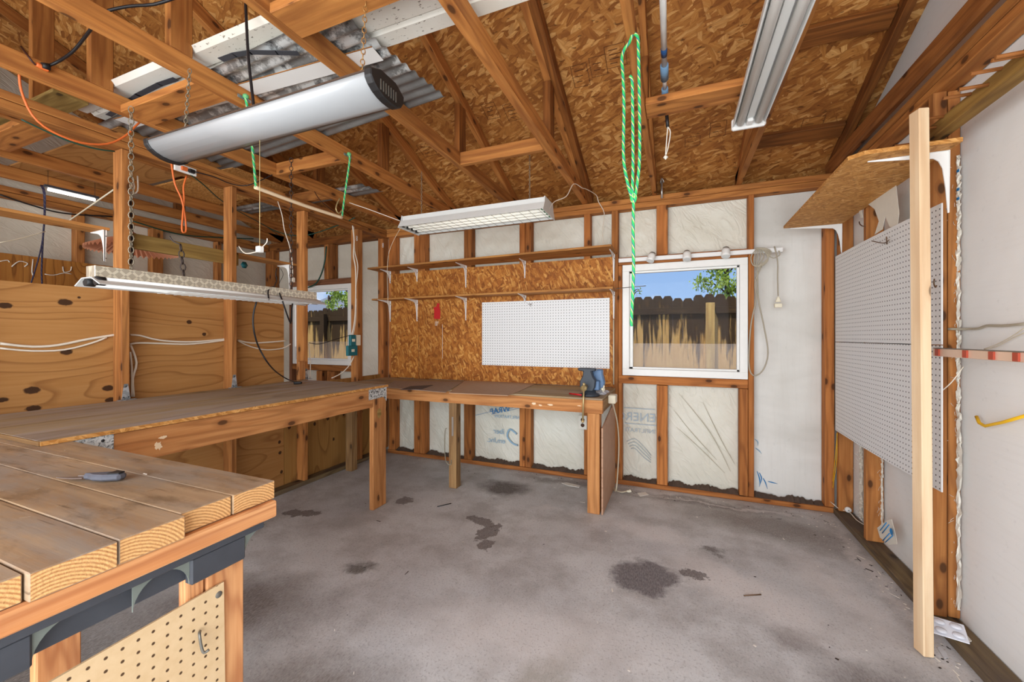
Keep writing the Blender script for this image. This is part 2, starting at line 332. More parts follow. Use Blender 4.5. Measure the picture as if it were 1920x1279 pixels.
def pegmat():
    k = NT('pegboard_white'); v = k.uv(); g = k.n('ShaderNodeSeparateXYZ'); k.l(v, g.inputs[0])
    fx = k.math('SUBTRACT', k.math('FRACT', k.math('MULTIPLY', g.outputs[0], 1/0.0254)), 0.5)
    fy = k.math('SUBTRACT', k.math('FRACT', k.math('MULTIPLY', g.outputs[1], 1/0.0254)), 0.5)
    d = k.math('SQRT', k.math('ADD', k.math('MULTIPLY', fx, fx), k.math('MULTIPLY', fy, fy)))
    hole = k.step(d, 0.17, 0.12)
    c = k.mix(hole, srgb(232, 232, 231), srgb(40, 34, 30))
    return k.done(c, 0.45, 0, 0.4)
M['peg'] = pegmat()
def pegtan():
    k = NT('pegboard_brown'); v = k.uv(); g = k.n('ShaderNodeSeparateXYZ'); k.l(v, g.inputs[0])
    fx = k.math('SUBTRACT', k.math('FRACT', k.math('MULTIPLY', g.outputs[0], 1/0.0254)), 0.5)
    fy = k.math('SUBTRACT', k.math('FRACT', k.math('MULTIPLY', g.outputs[1], 1/0.0254)), 0.5)
    d = k.math('SQRT', k.math('ADD', k.math('MULTIPLY', fx, fx), k.math('MULTIPLY', fy, fy)))
    n = k.noise(v, 40, 5, 0.6)
    c = k.mix(n, srgb(206, 172, 128), srgb(226, 198, 158))
    c = k.mix(k.step(d, 0.15, 0.10), c, srgb(84, 60, 40))
    return k.done(c, 0.7, 0, 0.2)
M['pegtan'] = pegtan()

def galv():
    k = NT('galvanised_steel'); vo = k.voro(k.obj(), 60, dim='3D'); sc = k.n('ShaderNodeSeparateColor'); k.l(vo.outputs['Color'], sc.inputs[0])
    c = k.ramp(sc.outputs[0], (0.2, srgb(120, 124, 126)), (0.8, srgb(196, 200, 202)))
    return k.done(c, 0.42, 0.55, 0.5)
M['galv'] = galv()
def corr():
    k = NT('corrugated_steel'); v = k.obj()
    n = k.noise(k.mapg(v, (2.5, 5, 3)), 1.0, 6, 0.65, 0.4)
    c = k.mix(k.ramp(n, (0.35, 0.0), (0.65, 1.0)), srgb(146, 147, 146), srgb(112, 110, 107))
    n2 = k.noise(v, 5.0, 7, 0.75)
    sx = k.n('ShaderNodeSeparateXYZ'); k.l(v, sx.inputs[0])
    near = k.math('MULTIPLY', k.step(sx.outputs[1], -0.16, -0.24), k.step(k.noise(v, 1.1, 2), 0.42, 0.5))
    f = k.math('MULTIPLY', k.step(n2, 0.47, 0.54), near)
    c = k.mix(k.math('MULTIPLY', f, 0.8), c, srgb(222, 224, 222))
    f2 = k.math('MULTIPLY', k.step(k.noise(v, 9, 6, 0.7), 0.56, 0.62), near)
    c = k.mix(k.math('MULTIPLY', f2, 0.8), c, srgb(62, 62, 64))
    return k.done(c, 0.4, 0.45, 0.5)
M['corr'] = corr()
def speckled():
    k = NT('speckled_white_metal'); v = k.obj()
    c = k.mix(k.step(k.noise(v, 1.2, 5, 0.6), 0.4, 0.7), srgb(228, 224, 214), srgb(206, 198, 182))
    s_ = k.math('MULTIPLY', k.step(k.noise(k.mapg(v, (40, 90, 60)), 1.0, 2), 0.64, 0.68), k.step(k.noise(v, 2.0, 2), 0.42, 0.6))
    c = k.mix(k.math('MULTIPLY', s_, 0.8), c, srgb(90, 74, 56))
    return k.done(c, 0.45, 0, 0.4)
M['speck'] = speckled()
def camo():
    k = NT('mottled_zinc_plate'); n = k.noise(k.obj(), 55, 2, 0.5, 1.5)
    c = k.ramp(n, (0.40, srgb(112, 114, 114)), (0.46, srgb(168, 172, 172)), (0.56, srgb(210, 212, 210)))
    return k.done(c, 0.45, 0.25, 0.5)
M['camo'] = camo()
def diamond():
    k = NT('diamond_plate'); v = k.uv()
    def bar(rot, off):
        q = k.mapg(v, (30, 30, 1), (0, 0, rot), (off, 0, 0)); s_ = k.n('ShaderNodeSeparateXYZ'); k.l(q, s_.inputs[0])
        a = k.math('ABSOLUTE', k.math('SUBTRACT', k.math('FRACT', s_.outputs[0]), 0.5)); b = k.math('ABSOLUTE', k.math('SUBTRACT', k.math('FRACT', k.math('MULTIPLY', s_.outputs[1], 1.0)), 0.5))
        return k.math('MULTIPLY', k.math('LESS_THAN', a, 0.36), k.math('LESS_THAN', b, 0.16))
    h = k.math('MAXIMUM', bar(0.785, 0), bar(-0.785, 0.5))
    c = k.mix(h, srgb(196, 186, 166), srgb(236, 228, 206))
    k.bump(h, 1.0, 0.004)
    return k.done(c, 0.3, 0.5, 0.5)
M['diamond'] = diamond()
def rope_mat(name, a, b, cc):
    k = NT(name); v = k.uv(); s_ = k.n('ShaderNodeSeparateXYZ'); k.l(v, s_.inputs[0])
    t = k.math('FRACT', k.math('MULTIPLY', s_.outputs[0], 28)); t2 = k.math('FRACT', k.math('ADD', k.math('MULTIPLY', s_.outputs[0], 28), k.math('MULTIPLY', s_.outputs[1], 2)))
    c = k.mix(k.math('LESS_THAN', t2, 0.22), srgb(a), srgb(b)); c = k.mix(k.math('GREATER_THAN', t2, 0.82), c, srgb(cc))
    return k.done(c, 0.6, 0, 0.3)
M['rope_green'] = rope_mat('green_braided_rope', (50, 178, 100), (196, 214, 120), (40, 100, 150))
M['rope_blue'] = rope_mat('blue_braided_rope', (44, 44, 74), (90, 80, 90), (30, 28, 50))
M['white'] = plain('white_paint', (236, 234, 230), 0.4)
M['vinyl'] = plain('white_vinyl', (238, 236, 230), 0.35, var=0.06)
M['bracket'] = plain('white_enamel', (238, 236, 232), 0.35)
M['light_metal'] = plain('lamp_white_metal', (214, 214, 210), 0.4, 0.0, 0.4, 0.05)
M['grey_metal'] = plain('grey_metal', (120, 116, 108), 0.4, 0.5)
M['tube_off'] = plain('fluorescent_tube', (236, 236, 232), 0.25)
M['diffuser'] = plain('acrylic_diffuser', (168, 169, 170), 0.22, 0, 0.6)
M['black'] = plain('black_plastic', (30, 28, 28), 0.5)
M['dgrey'] = plain('dark_grey_plastic', (66, 68, 74), 0.55, var=0.25)
M['greyish'] = plain('pale_grey_web', (116, 122, 114), 0.6, var=0.2)
M['brown_trim'] = plain('dark_brown_trim', (74, 58, 48), 0.4)
M['chain'] = plain('steel_chain', (150, 140, 120), 0.4, 0.6)
M['chain_dark'] = plain('dark_chain', (70, 60, 56), 0.5, 0.5)
M['chain_brass'] = plain('brass_chain', (176, 132, 78), 0.4, 0.6)
M['cord_orange'] = plain('orange_cord', (214, 106, 48), 0.5)
M['cord_white'] = plain('white_cable', (226, 214, 196), 0.5)
M['cord_cream'] = plain('cream_cable', (206, 194, 168), 0.5)
M['cord_black'] = plain('black_cable', (26, 24, 26), 0.45)
M['cord_green'] = plain('dark_green_cable', (30, 72, 58), 0.5)
M['cord_brown'] = plain('dark_brown_cable', (62, 30, 24), 0.5)
M['cord_yellow'] = plain('yellow_cord', (226, 168, 30), 0.5)
M['cord_grey'] = plain('grey_cable', (170, 160, 140), 0.5)
M['teal'] = plain('teal_box', (24, 104, 112), 0.5)
M['ivory'] = plain('ivory_plastic', (232, 222, 196), 0.45)
M['outlet'] = plain('outlet_plate', (226, 220, 206), 0.4)
M['brown_recep'] = plain('dark_brown_receptacle', (84, 56, 40), 0.5)
M['red_recep'] = plain('rust_red_receptacle', (176, 72, 48), 0.5)
M['strip'] = plain('copper_tinted_strip', (232, 200, 176), 0.3, 0.2)
M['cast'] = plain('cast_iron_blue_black', (58, 64, 72), 0.5, 0.1, var=0.2)
M['vise_blue'] = plain('vise_blue_paint', (92, 122, 158), 0.45)
M['brass'] = plain('worn_brass', (190, 168, 120), 0.35, 0.6)
M['steel'] = plain('bright_steel', (186, 182, 176), 0.3, 0.7)
M['red'] = plain('red_paint', (190, 28, 30), 0.45)
M['cardboard'] = plain('cardboard', (182, 150, 122), 0.8, var=0.15)
M['cardboard_dk'] = plain('stained_cardboard', (158, 138, 122), 0.75, var=0.25)
M['plastic_clear'] = plain('crumpled_plastic', (206, 206, 208), 0.25)
M['blue_coupling'] = plain('blue_coupling', (106, 138, 166), 0.45)
M['blue_band'] = plain('blue_band', (30, 72, 120), 0.4)
M['alu'] = plain('aluminium_pole', (212, 208, 202), 0.35, 0.3, var=0.1)
M['terra'] = plain('terracotta_paper', (206, 142, 108), 0.7)
M['terra_dk'] = plain('terracotta_dark', (150, 78, 60), 0.7)
M['cream_tube'] = plain('cream_plastic_tube', (232, 206, 170), 0.4)
M['torn'] = plain('torn_wrap', (228, 222, 208), 0.6, var=0.08)
M['blue_print'] = plain('blue_print', (36, 128, 190), 0.6)
M['ink_grey'] = plain('grey_blue_print', (176, 188, 196), 0.6)
M['ink_blue'] = plain('pale_blue_print', (150, 182, 204), 0.6)
M['ink_dark'] = plain('dark_stamp_ink', (92, 52, 26), 0.7)
M['yellow'] = plain('yellow_metal', (232, 180, 30), 0.4)
M['eggw'] = plain('white_moulded_tray', (226, 226, 232), 0.4)
M['tool_grey'] = plain('dusty_slate_plastic', (92, 93, 102), 0.6, var=0.3)
M['blade'] = plain('rusty_blade', (128, 112, 104), 0.5, 0.3, var=0.3)
M['green_clip'] = plain('green_socket', (34, 120, 70), 0.4)
M['shingle'] = plain('grey_shingle', (150, 152, 156), 0.8, var=0.15)
M['dirt'] = plain('yard_soil', (120, 104, 76), 0.9, var=0.3)
M['bark'] = plain('bark', (92, 74, 56), 0.9, var=0.3)
M['rust'] = plain('rusty_wire', (110, 84, 62), 0.6, 0.3)
M['soil_dark'] = plain('dark_wall_dirt', (92, 74, 62), 0.95, var=0.5)
M['crease'] = plain('wrap_crease_tan', (190, 182, 160), 0.7)  # tan for the lines drawn along the wrap creases
M['chip'] = plain('pale_chip', (226, 220, 210), 0.7)
M['chip_dk'] = plain('dark_chip', (58, 48, 42), 0.8)
def leafm():
    k = NT('leaves'); c = k.mix(k.rnd(), srgb(120, 158, 40), srgb(160, 190, 60)); n = k.noise(k.obj(), 3, 3)
    c = k.mix(n, srgb(128, 160, 44), srgb(214, 228, 104)); m = k.done(c, 0.6, 0, 0.3)
    k.b.inputs['Transmission Weight'].default_value = 0.0
    return m
M['leaf'] = leafm()
def glassm(name, haze):
    k = NT(name); k.t.nodes.remove(k.b)
    tr = k.n('ShaderNodeBsdfTransparent'); gl = k.n('ShaderNodeBsdfGlossy'); gl.inputs['Roughness'].default_value = 0.02
    mx_ = k.n('ShaderNodeMixShader'); mx_.inputs[0].default_value = 0.002; k.l(tr.outputs[0], mx_.inputs[1]); k.l(gl.outputs[0], mx_.inputs[2])
    o = mx_.outputs[0]
    if haze:
        df = k.n('ShaderNodeBsdfDiffuse'); df.inputs[0].default_value = srgb(226, 214, 208)
        m2 = k.n('ShaderNodeMixShader'); m2.inputs[0].default_value = haze; k.l(o, m2.inputs[1]); k.l(df.outputs[0], m2.inputs[2]); o = m2.outputs[0]
    k.l(o, k.out.inputs[0]); return k.m
M['glass'] = glassm('window_glass', 0.0)
M['screen'] = glassm('insect_screen', 0.27)
def emis(name, c, st):
    k = NT(name); k.done(srgb(c)); k.b.inputs['Emission Color'].default_value = srgb(c); k.b.inputs['Emission Strength'].default_value = st; return k.m
M['lit'] = emis('lit_tube', (255, 250, 240), 9.0)
M['lit_soft'] = emis('dim_tube', (244, 240, 228), 0.35)

# ------------------------------------------------------------------ mesh builder
class MB:
    def __init__(s): s.v = []; s.f = []; s.uv = []; s.mi = []; s.sm = []
    def face(s, pts, uvs=None, mi=0, smooth=False):
        b = len(s.v); s.v += [Vector(p) for p in pts]; s.f.append(list(range(b, b+len(pts))))
        s.uv.append(uvs if uvs else [(p[0], p[1]) for p in pts]); s.mi.append(mi); s.sm.append(smooth)
    def mesh(s, verts, faces, uvs=None, mi=0, smooth=False):
        b = len(s.v); s.v += [Vector(p) for p in verts]
        for i, f in enumerate(faces):
            s.f.append([b+j for j in f]); s.uv.append([uvs[j] for j in f] if uvs else [(verts[j][0]*1.0, verts[j][1]*1.0) for j in f]); s.mi.append(mi); s.sm.append(smooth)
    def box(s, lo, hi, grain=None, R=None, piv=None, mi=0, endmi=None, uo=None):
        """axis box lo..hi; UV: u along the grain axis in metres"""
        lo = Vector(lo); hi = Vector(hi); sz = hi-lo
        if grain is None: grain = max(range(3), key=lambda i: abs(sz[i]))
        c = [(x, y, z) for x in (0, 1) for y in (0, 1) for z in (0, 1)]
        P = [Vector((lo.x+sz.x*a, lo.y+sz.y*b, lo.z+sz.z*d)) for a, b, d in c]
        L = [tuple(p) for p in P]
        if R is not None:
            piv = Vector(piv) if piv is not None else (lo+hi)/2
            P = [piv+R@(p-piv) for p in P]
        base = len(s.v); s.v += P
        ox, oy = uo if uo is not None else (random.random()*20, random.random()*20)
        for fi, (q, ax) in enumerate((((0, 1, 3, 2), 0), ((4, 6, 7, 5), 0), ((0, 4, 5, 1), 1), ((2, 3, 7, 6), 1), ((0, 2, 6, 4), 2), ((1, 5, 7, 3), 2))):
            s.f.append([base+i for i in q])
            if ax == grain:
                o1, o2 = [i for i in range(3) if i != grain]
                uu = [(L[i][o1]-(lo[o1]+hi[o1])/2, L[i][o2]-lo[o2]) for i in q] if endmi is not None else [(L[i][o1]+ox, L[i][o2]*0.3+oy) for i in q]
                s.mi.append(endmi if endmi is not None else mi)
            else:
                ot = [i for i in range(3) if i not in (ax, grain)][0]
                uu = [(L[i][grain]+ox, L[i][ot]+oy+ax*1.7) for i in q]; s.mi.append(mi)
            s.uv.append(uu); s.sm.append(False)
        return s
    def beam(s, p0, p1, w, h, up=(0, 0, 1), mi=0, endmi=None, side=None):
        """rectangular member along p0->p1; w across, h along up"""
        p0 = Vector(p0); p1 = Vector(p1); d = (p1-p0); L = d.length; x = d.normalized(); up = Vector(up)
        y = up.cross(x).normalized(); z = x.cross(y)
        R = Matrix((x, y, z)).transposed()
        b = MB(); b.box((0, -w/2, -h/2), (L, w/2, h/2), 0, endmi=endmi, mi=mi)
        base = len(s.v); s.v += [p0+R@q for q in b.v]
        s.f += [[base+i for i in f] for f in b.f]; s.uv += b.uv; s.mi += b.mi; s.sm += b.sm
        return s
    def tube(s, pts, r, seg=8, mi=0, smooth_path=True, caps=True, closed=False):
        pts = [Vector(p) for p in pts]
        if smooth_path and len(pts) > 2:
            q = []; n = len(pts)
            for i in range(n-1 if not closed else n):
                p0 = pts[(i-1) % n] if (closed or i > 0) else pts[0]; p1 = pts[i % n]; p2 = pts[(i+1) % n]; p3 = pts[(i+2) % n] if (closed or i+2 < n) else pts[-1]
                m = max(3, min(10, int((p2-p1).length/0.03)))
                for j in range(m):
                    t = j/m; t2 = t*t; t3 = t2*t
                    q.append(0.5*((2*p1)+(-p0+p2)*t+(2*p0-5*p1+4*p2-p3)*t2+(-p0+3*p1-3*p2+p3)*t3))
            if not closed: q.append(pts[-1])
            pts = q
        n = len(pts); rings = []; ln = 0; U = []
        rr = r if callable(r) else (lambda t: r)
        T0 = None; N = None
        for i, p in enumerate(pts):
            a = pts[(i-1) % n] if (i > 0 or closed) else pts[0]; b = pts[(i+1) % n] if (i < n-1 or closed) else pts[-1]
            T = (b-a).normalized() if (b-a).length > 1e-9 else Vector((0, 0, 1))
            if N is None:
                N = T.orthogonal().normalized()
            else:
                N = (N-T*N.dot(T)); N = N.normalized() if N.length > 1e-6 else T.orthogonal().normalized()
            B = T.cross(N)
            if i: ln += (p-pts[i-1]).length
            U.append(ln); rad = rr(i/max(1, n-1))
            rings.append([p+(N*math.cos(2*math.pi*j/seg)+B*math.sin(2*math.pi*j/seg))*rad for j in range(seg)])
        base = len(s.v)
        for rg in rings: s.v += rg
        m = n if closed else n-1
        for i in range(m):
            i2 = (i+1) % n
            for j in range(seg):
                j2 = (j+1) % seg
                s.f.append([base+i*seg+j, base+i*seg+j2, base+i2*seg+j2, base+i2*seg+j])
                s.uv.append([(U[i], j/seg), (U[i], (j+1)/seg), (U[i2] if i2 else U[i]+0.01, (j+1)/seg), (U[i2] if i2 else U[i]+0.01, j/seg)]); s.mi.append(mi); s.sm.append(True)
        if caps and not closed:
            s.f.append([base+j for j in range(seg)][::-1]); s.uv.append([(0, 0)]*seg); s.mi.append(mi); s.sm.append(False)
            s.f.append([base+(n-1)*seg+j for j in range(seg)]); s.uv.append([(0, 0)]*seg); s.mi.append(mi); s.sm.append(False)
        return s
    def prism(s, poly, origin, ax, ay, az, th, mi=0, centred=True):
        """2-D polygon in (ax, ay) extruded th along az"""
        o = Vector(origin); ax = Vector(ax); ay = Vector(ay); az = Vector(az); n = len(poly)
        k0 = -th/2 if centred else 0
        a = [o+ax*p[0]+ay*p[1]+az*k0 for p in poly]; b = [q+az*th for q in a]
        base = len(s.v); s.v += a+b
        s.f.append(list(range(base, base+n))[::-1]); s.uv.append([tuple(p) for p in poly][::-1]); s.mi.append(mi); s.sm.append(False)
        s.f.append(list(range(base+n, base+2*n))); s.uv.append([tuple(p) for p in poly]); s.mi.append(mi); s.sm.append(False)
        for i in range(n):
            j = (i+1) % n
            s.f.append([base+i, base+j, base+n+j, base+n+i]); L = (Vector(poly[j])-Vector(poly[i])).length
            s.uv.append([(0, 0), (L, 0), (L, th), (0, th)]); s.mi.append(mi); s.sm.append(False)
        return s
    def lathe(s, prof, c, axis='Z', seg=20, mi=0):
        c = Vector(c); base = len(s.v); n = len(prof)
        for i in range(seg):
            a = 2*math.pi*i/seg
            for r, h in prof:
                x, y = r*math.cos(a), r*math.sin(a)
                s.v.append(c+Vector({'Z': (x, y, h), 'Y': (x, h, y), 'X': (h, x, y)}[axis]))
        for i in range(seg):
            i2 = (i+1) % seg
            for j in range(n-1):
                s.f.append([base+i*n+j, base+i2*n+j, base+i2*n+j+1, base+i*n+j+1]); s.uv.append([(0, 0), (1, 0), (1, 1), (0, 1)]); s.mi.append(mi); s.sm.append(True)
        return s
    def build(s, name, mats, parent=None, bevel=0.0, origin=None, solid=None, smooth_all=False):
        if not isinstance(mats, (list, tuple)): mats = [mats]
        mats = [M[m] if isinstance(m, str) else m for m in mats]
        lo = Vector([min(p[i] for p in s.v) for i in range(3)]); hi = Vector([max(p[i] for p in s.v) for i in range(3)])
        o = Vector(origin) if origin is not None else Vector(((lo.x+hi.x)/2, (lo.y+hi.y)/2, (lo.z+hi.z)/2 if parent is not None else lo.z))
        me = bpy.data.meshes.new(name); me.from_pydata([tuple(p-o) for p in s.v], [], s.f)
        ul = me.uv_layers.new(name='UVMap'); k = 0
        for fi, poly in enumerate(me.polygons):
            poly.material_index = s.mi[fi]; poly.use_smooth = s.sm[fi] or smooth_all
            for j, li in enumerate(poly.loop_indices): ul.data[li].uv = s.uv[fi][j]
        for m in mats: me.materials.append(m)
        me.update()
        ob = bpy.data.objects.new(name, me); COL.objects.link(ob)
        if parent is not None:
            ob.parent = parent; ob.location = o-world_loc(parent)
        else: ob.location = o
        if bevel:
            b = ob.modifiers.new('bevel', 'BEVEL'); b.width = bevel; b.segments = 1; b.limit_method = 'ANGLE'
        return ob
def world_loc(o):
    l = Vector(o.location)
    while o.parent is not None: o = o.parent; l += Vector(o.location)
    return l
def tag(o, label=None, cat=None, group=None, kind=None):
    if label: o['label'] = label
    if cat: o['category'] = cat
    if group: o['group'] = group
    if kind: o['kind'] = kind
    return o
def empty(name, loc, label=None, cat=None, group=None):
    o = bpy.data.objects.new(name, None); COL.objects.link(o); o.location = loc; o.empty_display_size = 0.05
    return tag(o, label, cat, group)
def copy_tree(o, parent=None):
    c = o.copy(); COL.objects.link(c)
    if parent is not None: c.parent = parent
    for ch in list(o.children): copy_tree(ch, c)
    return c
def board(name, lo, hi, mat, label=None, cat=None, group=None, parent=None, grain=None, bevel=0.003, kind=None):
    o = MB().box(lo, hi, grain).build(name, mat, parent, bevel)
    return tag(o, label, cat, group, kind)
def struct(name, mb, mats):
    return tag(mb.build(name, mats), kind='structure')
def cable(name, pts, r, mat, label=None, cat=None, group=None, parent=None, seg=8):
    return tag(MB().tube(pts, r, seg).build(name, mat, parent), label, cat, group)
def chain_mb(mb, p0, p1, link=0.028, r=0.0022, wid=0.009):
    p0 = Vector(p0); p1 = Vector(p1); d = p1-p0; n = max(1, int(d.length/(link*0.78))); t = d.normalized(); a = t.orthogonal().normalized(); b = t.cross(a)
    for i in range(n):
        c = p0+d*((i+0.5)/n); s_ = a if i % 2 else b
        pts = [c+t*(link/2*math.cos(q))+s_*(wid*math.sin(q)) for q in [2*math.pi*j/8 for j in range(8)]]
        mb.tube(pts, r, 4, closed=True, smooth_path=False)
    return mb
def text_part(name, body, size, mat, origin, right, up, parent, mirror=False, extrude=0.0004):
    """flat lettering as a mesh; origin at the text's left foot"""
    cu = bpy.data.curves.new(name, 'FONT'); cu.body = body; cu.size = size; cu.extrude = extrude
    t = bpy.data.objects.new(name+'_tmp', cu); COL.objects.link(t)
    dg = bpy.context.evaluated_depsgraph_get(); me = bpy.data.meshes.new_from_object(t.evaluated_get(dg))
    bpy.data.objects.remove(t)
    r = Vector(right); u = Vector(up); n = r.cross(u)
    for v in me.vertices:
        x = -v.co.x if mirror else v.co.x
        v.co = r*x+u*v.co.y+n*v.co.z
    me.materials.clear(); me.materials.append(M[mat])
    o = bpy.data.objects.new(name, me); COL.objects.link(o); o.parent = parent; o.location = Vector(origin)-world_loc(parent)
    return o

# ================================================================== SETTING
BY = 3.55     # inner stud face of the back wall
SY = 3.64     # its sheathing
RX = 1.06; RS = 1.15          # right wall stud face / sheathing
PX = -2.94; PB = -3.03        # partition faces
FX = -4.80; FS = -4.89        # far side wall of the side room
Y0 = -1.35                    # wall behind the photographer
PLB = 2.365; PLT = 2.455      # double top plate
RID = 1.10; PIT = 0.38
def roofz(y): return 2.475+PIT*((SY-0.09-y) if y > RID else (y-(2*RID-3.55)))

floor = MB(); floor.face([(FS-0.1, Y0-0.5, 0), (RS+0.1, Y0-0.5, 0), (RS+0.1, SY+0.06, 0), (FS-0.1, SY+0.06, 0)])
floor.face([(FS-0.1, Y0-0.5, -0.12), (FS-0.1, SY+0.06, -0.12), (RS+0.1, SY+0.06, -0.12), (RS+0.1, Y0-0.5, -0.12)])
floor.face([(FS-0.1, SY+0.06, 0), (RS+0.1, SY+0.06, 0), (RS+0.1, SY+0.06, -0.12), (FS-0.1, SY+0.06, -0.12)])
struct('floor', floor, 'concrete')

yd = MB(); yd.face([(-30, SY+0.06, -0.1), (20, SY+0.06, -0.1), (20, 40, -0.1), (-30, 40, -0.1)])
yd.face([(-30, -20, -0.1), (20, -20, -0.1), (20, Y0-0.5, -0.1), (-30, Y0-0.5, -0.1)])
struct('ground', yd, 'dirt')

# windows: x range, z range
W1 = (-0.427, 0.510, 0.943, 1.885); W2 = (-4.372, -3.436, 0.943, 1.885)
def wall_with_holes(mb, x0, x1, z0, z1, y, th, holes, mi=0):
    xs = sorted({x0, x1, *[h[0] for h in holes], *[h[1] for h in holes]})
    for a, b in zip(xs, xs[1:]):
        hs = [h for h in holes if h[0] < (a+b)/2 < h[1]]
        if not hs: mb.box((a, y, z0), (b, y+th, z1), 2, mi=mi, uo=(0, a))
        else:
            mb.box((a, y, z0), (b, y+th, hs[0][2]), 2, mi=mi, uo=(0, a)); mb.box((a, y, hs[0][3]), (b, y+th, z1), 2, mi=mi, uo=(3, a))
mb = MB()
wall_with_holes(mb, -0.52, 0.53, 0, 2.452, SY, 0.02, [W1]); mb.box((-3.0, SY, 0), (-0.52, SY+0.02, 2.452), 2)
mb.box((0.53, SY, 0), (RS+0.02, SY+0.02, 2.452), 2, mi=1)
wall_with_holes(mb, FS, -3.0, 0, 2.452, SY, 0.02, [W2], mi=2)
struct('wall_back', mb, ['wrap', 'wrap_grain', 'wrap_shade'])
def gable(mb, x, th, mi=0):
    pts = [(Y0, 0), (SY, 0), (SY, roofz(SY)+0.09), (RID, roofz(RID)+0.09), (Y0, roofz(Y0)+0.09)]
    mb.prism(pts, (x, 0, 0), (0, 1, 0), (0, 0, 1), (1, 0, 0), th, mi=mi, centred=False)
mb = MB(); gable(mb, RS, 0.02); struct('wall_right', mb, ['wrap_side'])
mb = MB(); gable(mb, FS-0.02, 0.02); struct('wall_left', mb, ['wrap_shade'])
# unseen wall behind the photographer, with openings put in to let light into both rooms
mb = MB(); mb.box((-2.9, Y0-0.02, 2.35), (1.15, Y0, 2.6)); mb.box((0.95, Y0-0.02, 0), (1.15, Y0, 2.35)); mb.box((-3.1, Y0-0.02, 0), (-2.8, Y0, 2.35)); mb.box((FS, Y0-0.02, 2.2), (-3.1, Y0, 2.6)); mb.box((FS, Y0-0.02, 0), (-4.7, Y0, 2.2))
struct('wall_front', mb, ['wrap_grain'])
# partition sheathing, nailed on its far side
mb = MB()
mb.box((PB-0.014, Y0, 0.0), (PB-0.002, 2.372, 1.545), 1, uo=(2.1, 0.3))
struct('wall_partition', mb, ['ply'])
tag(MB().box((PB-0.014, 2.376, 0.0), (PB-0.002, SY-0.005, 0.86), 1, uo=(7.4, 1.2)).build('plywood_sheet', ['ply_v']), 'upright-grained plywood sheet low on the partition, reaching the room corner', 'plywood sheet', 'plywood sheets on edge')
tag(MB().box((FX-0.001, Y0+0.4, 1.0), (FX+0.012, onX(232, 505, FX+0.012).y, 1.917), 1, uo=(1.2, 0.6)).build('plywood_sheet', ['ply_strip']), 'striped plywood on the far side room wall, showing above the partition plywood', 'plywood sheet', 'plywood sheets on edge')
# roof deck and outer skin
def slope_plane(mb, x0, x1, dz, th, mi=0):
    for (ya, yb, u0) in ((RID, 4.10, 0.0), (2*RID-4.10, RID, 6.0)):
        za, zb = roofz(ya)+dz, roofz(yb)+dz
        L = math.hypot(yb-ya, zb-za); nx = 5; xs = [x0+(x1-x0)*i/nx for i in range(nx+1)]
        for a, b in zip(xs, xs[1:]):
            mb.face([(a, ya, za), (b, ya, za), (b, yb, zb), (a, yb, zb)], [(a, u0), (b, u0), (b, u0+L), (a, u0+L)], mi)
            mb.face([(a, ya, za+th), (a, yb, zb+th), (b, yb, zb+th), (b, ya, za+th)], [(a, u0), (a, u0+L), (b, u0+L), (b, u0)], mi)
mb = MB(); slope_plane(mb, -5.2, 1.45, 0.096, 0.016); struct('ceiling', mb, ['osb_roof'])
mb = MB(); slope_plane(mb, -5.22, 1.47, 0.118, 0.01); struct('roof', mb, ['shingle'])

# ------------------------------------------------------------------ windows
def window(name, w):
    x0, x1, z0, z1 = w; f = 0.055; mb = MB(); ya, yb = BY-0.012, SY+0.05
    mb.box((x0, ya, z0), (x1, yb, z0+f)); mb.box((x0, ya, z1-f), (x1, yb, z1)); mb.box((x0, ya, z0+f), (x0+f, yb, z1-f)); mb.box((x1-f, ya, z0+f), (x1, yb, z1-f))
    t = empty(name, ((x0+x1)/2, BY, z0)); t['kind'] = 'structure'
    mb.build('window_frame', 'vinyl', t, 0.002)
    a0, a1, b0, b1 = x0+f, x1-f, z0+f, z1-f; zm = 1.215; s = 0.016
    mb = MB(); y1 = BY+0.02; y2 = BY+0.055
    for lo, hi in (((a0, b0), (a1, b0+s)), ((a0, b1-s), (a1, b1)), ((a0, b0), (a0+s+0.012, b1)), ((a1-s, b0), (a1, b1))):
        mb.box((lo[0], y1, lo[1]), (hi[0], y2, hi[1]))
    mb.build('window_sash', 'vinyl', t, 0.0015)
    mb = MB(); mb.box((a0+s, BY+0.035, b0+s), (a1-s, BY+0.039, b1-s)); mb.build('window_glass', 'glass', t)
    mb = MB(); yy = BY+0.075; mb.face([(a0, yy, b0), (a1, yy, b0), (a1, yy, zm), (a0, yy, zm)]); mb.build('insect_screen', 'screen', t)
    return t
window('window_1', W1); window('window_2', W2)

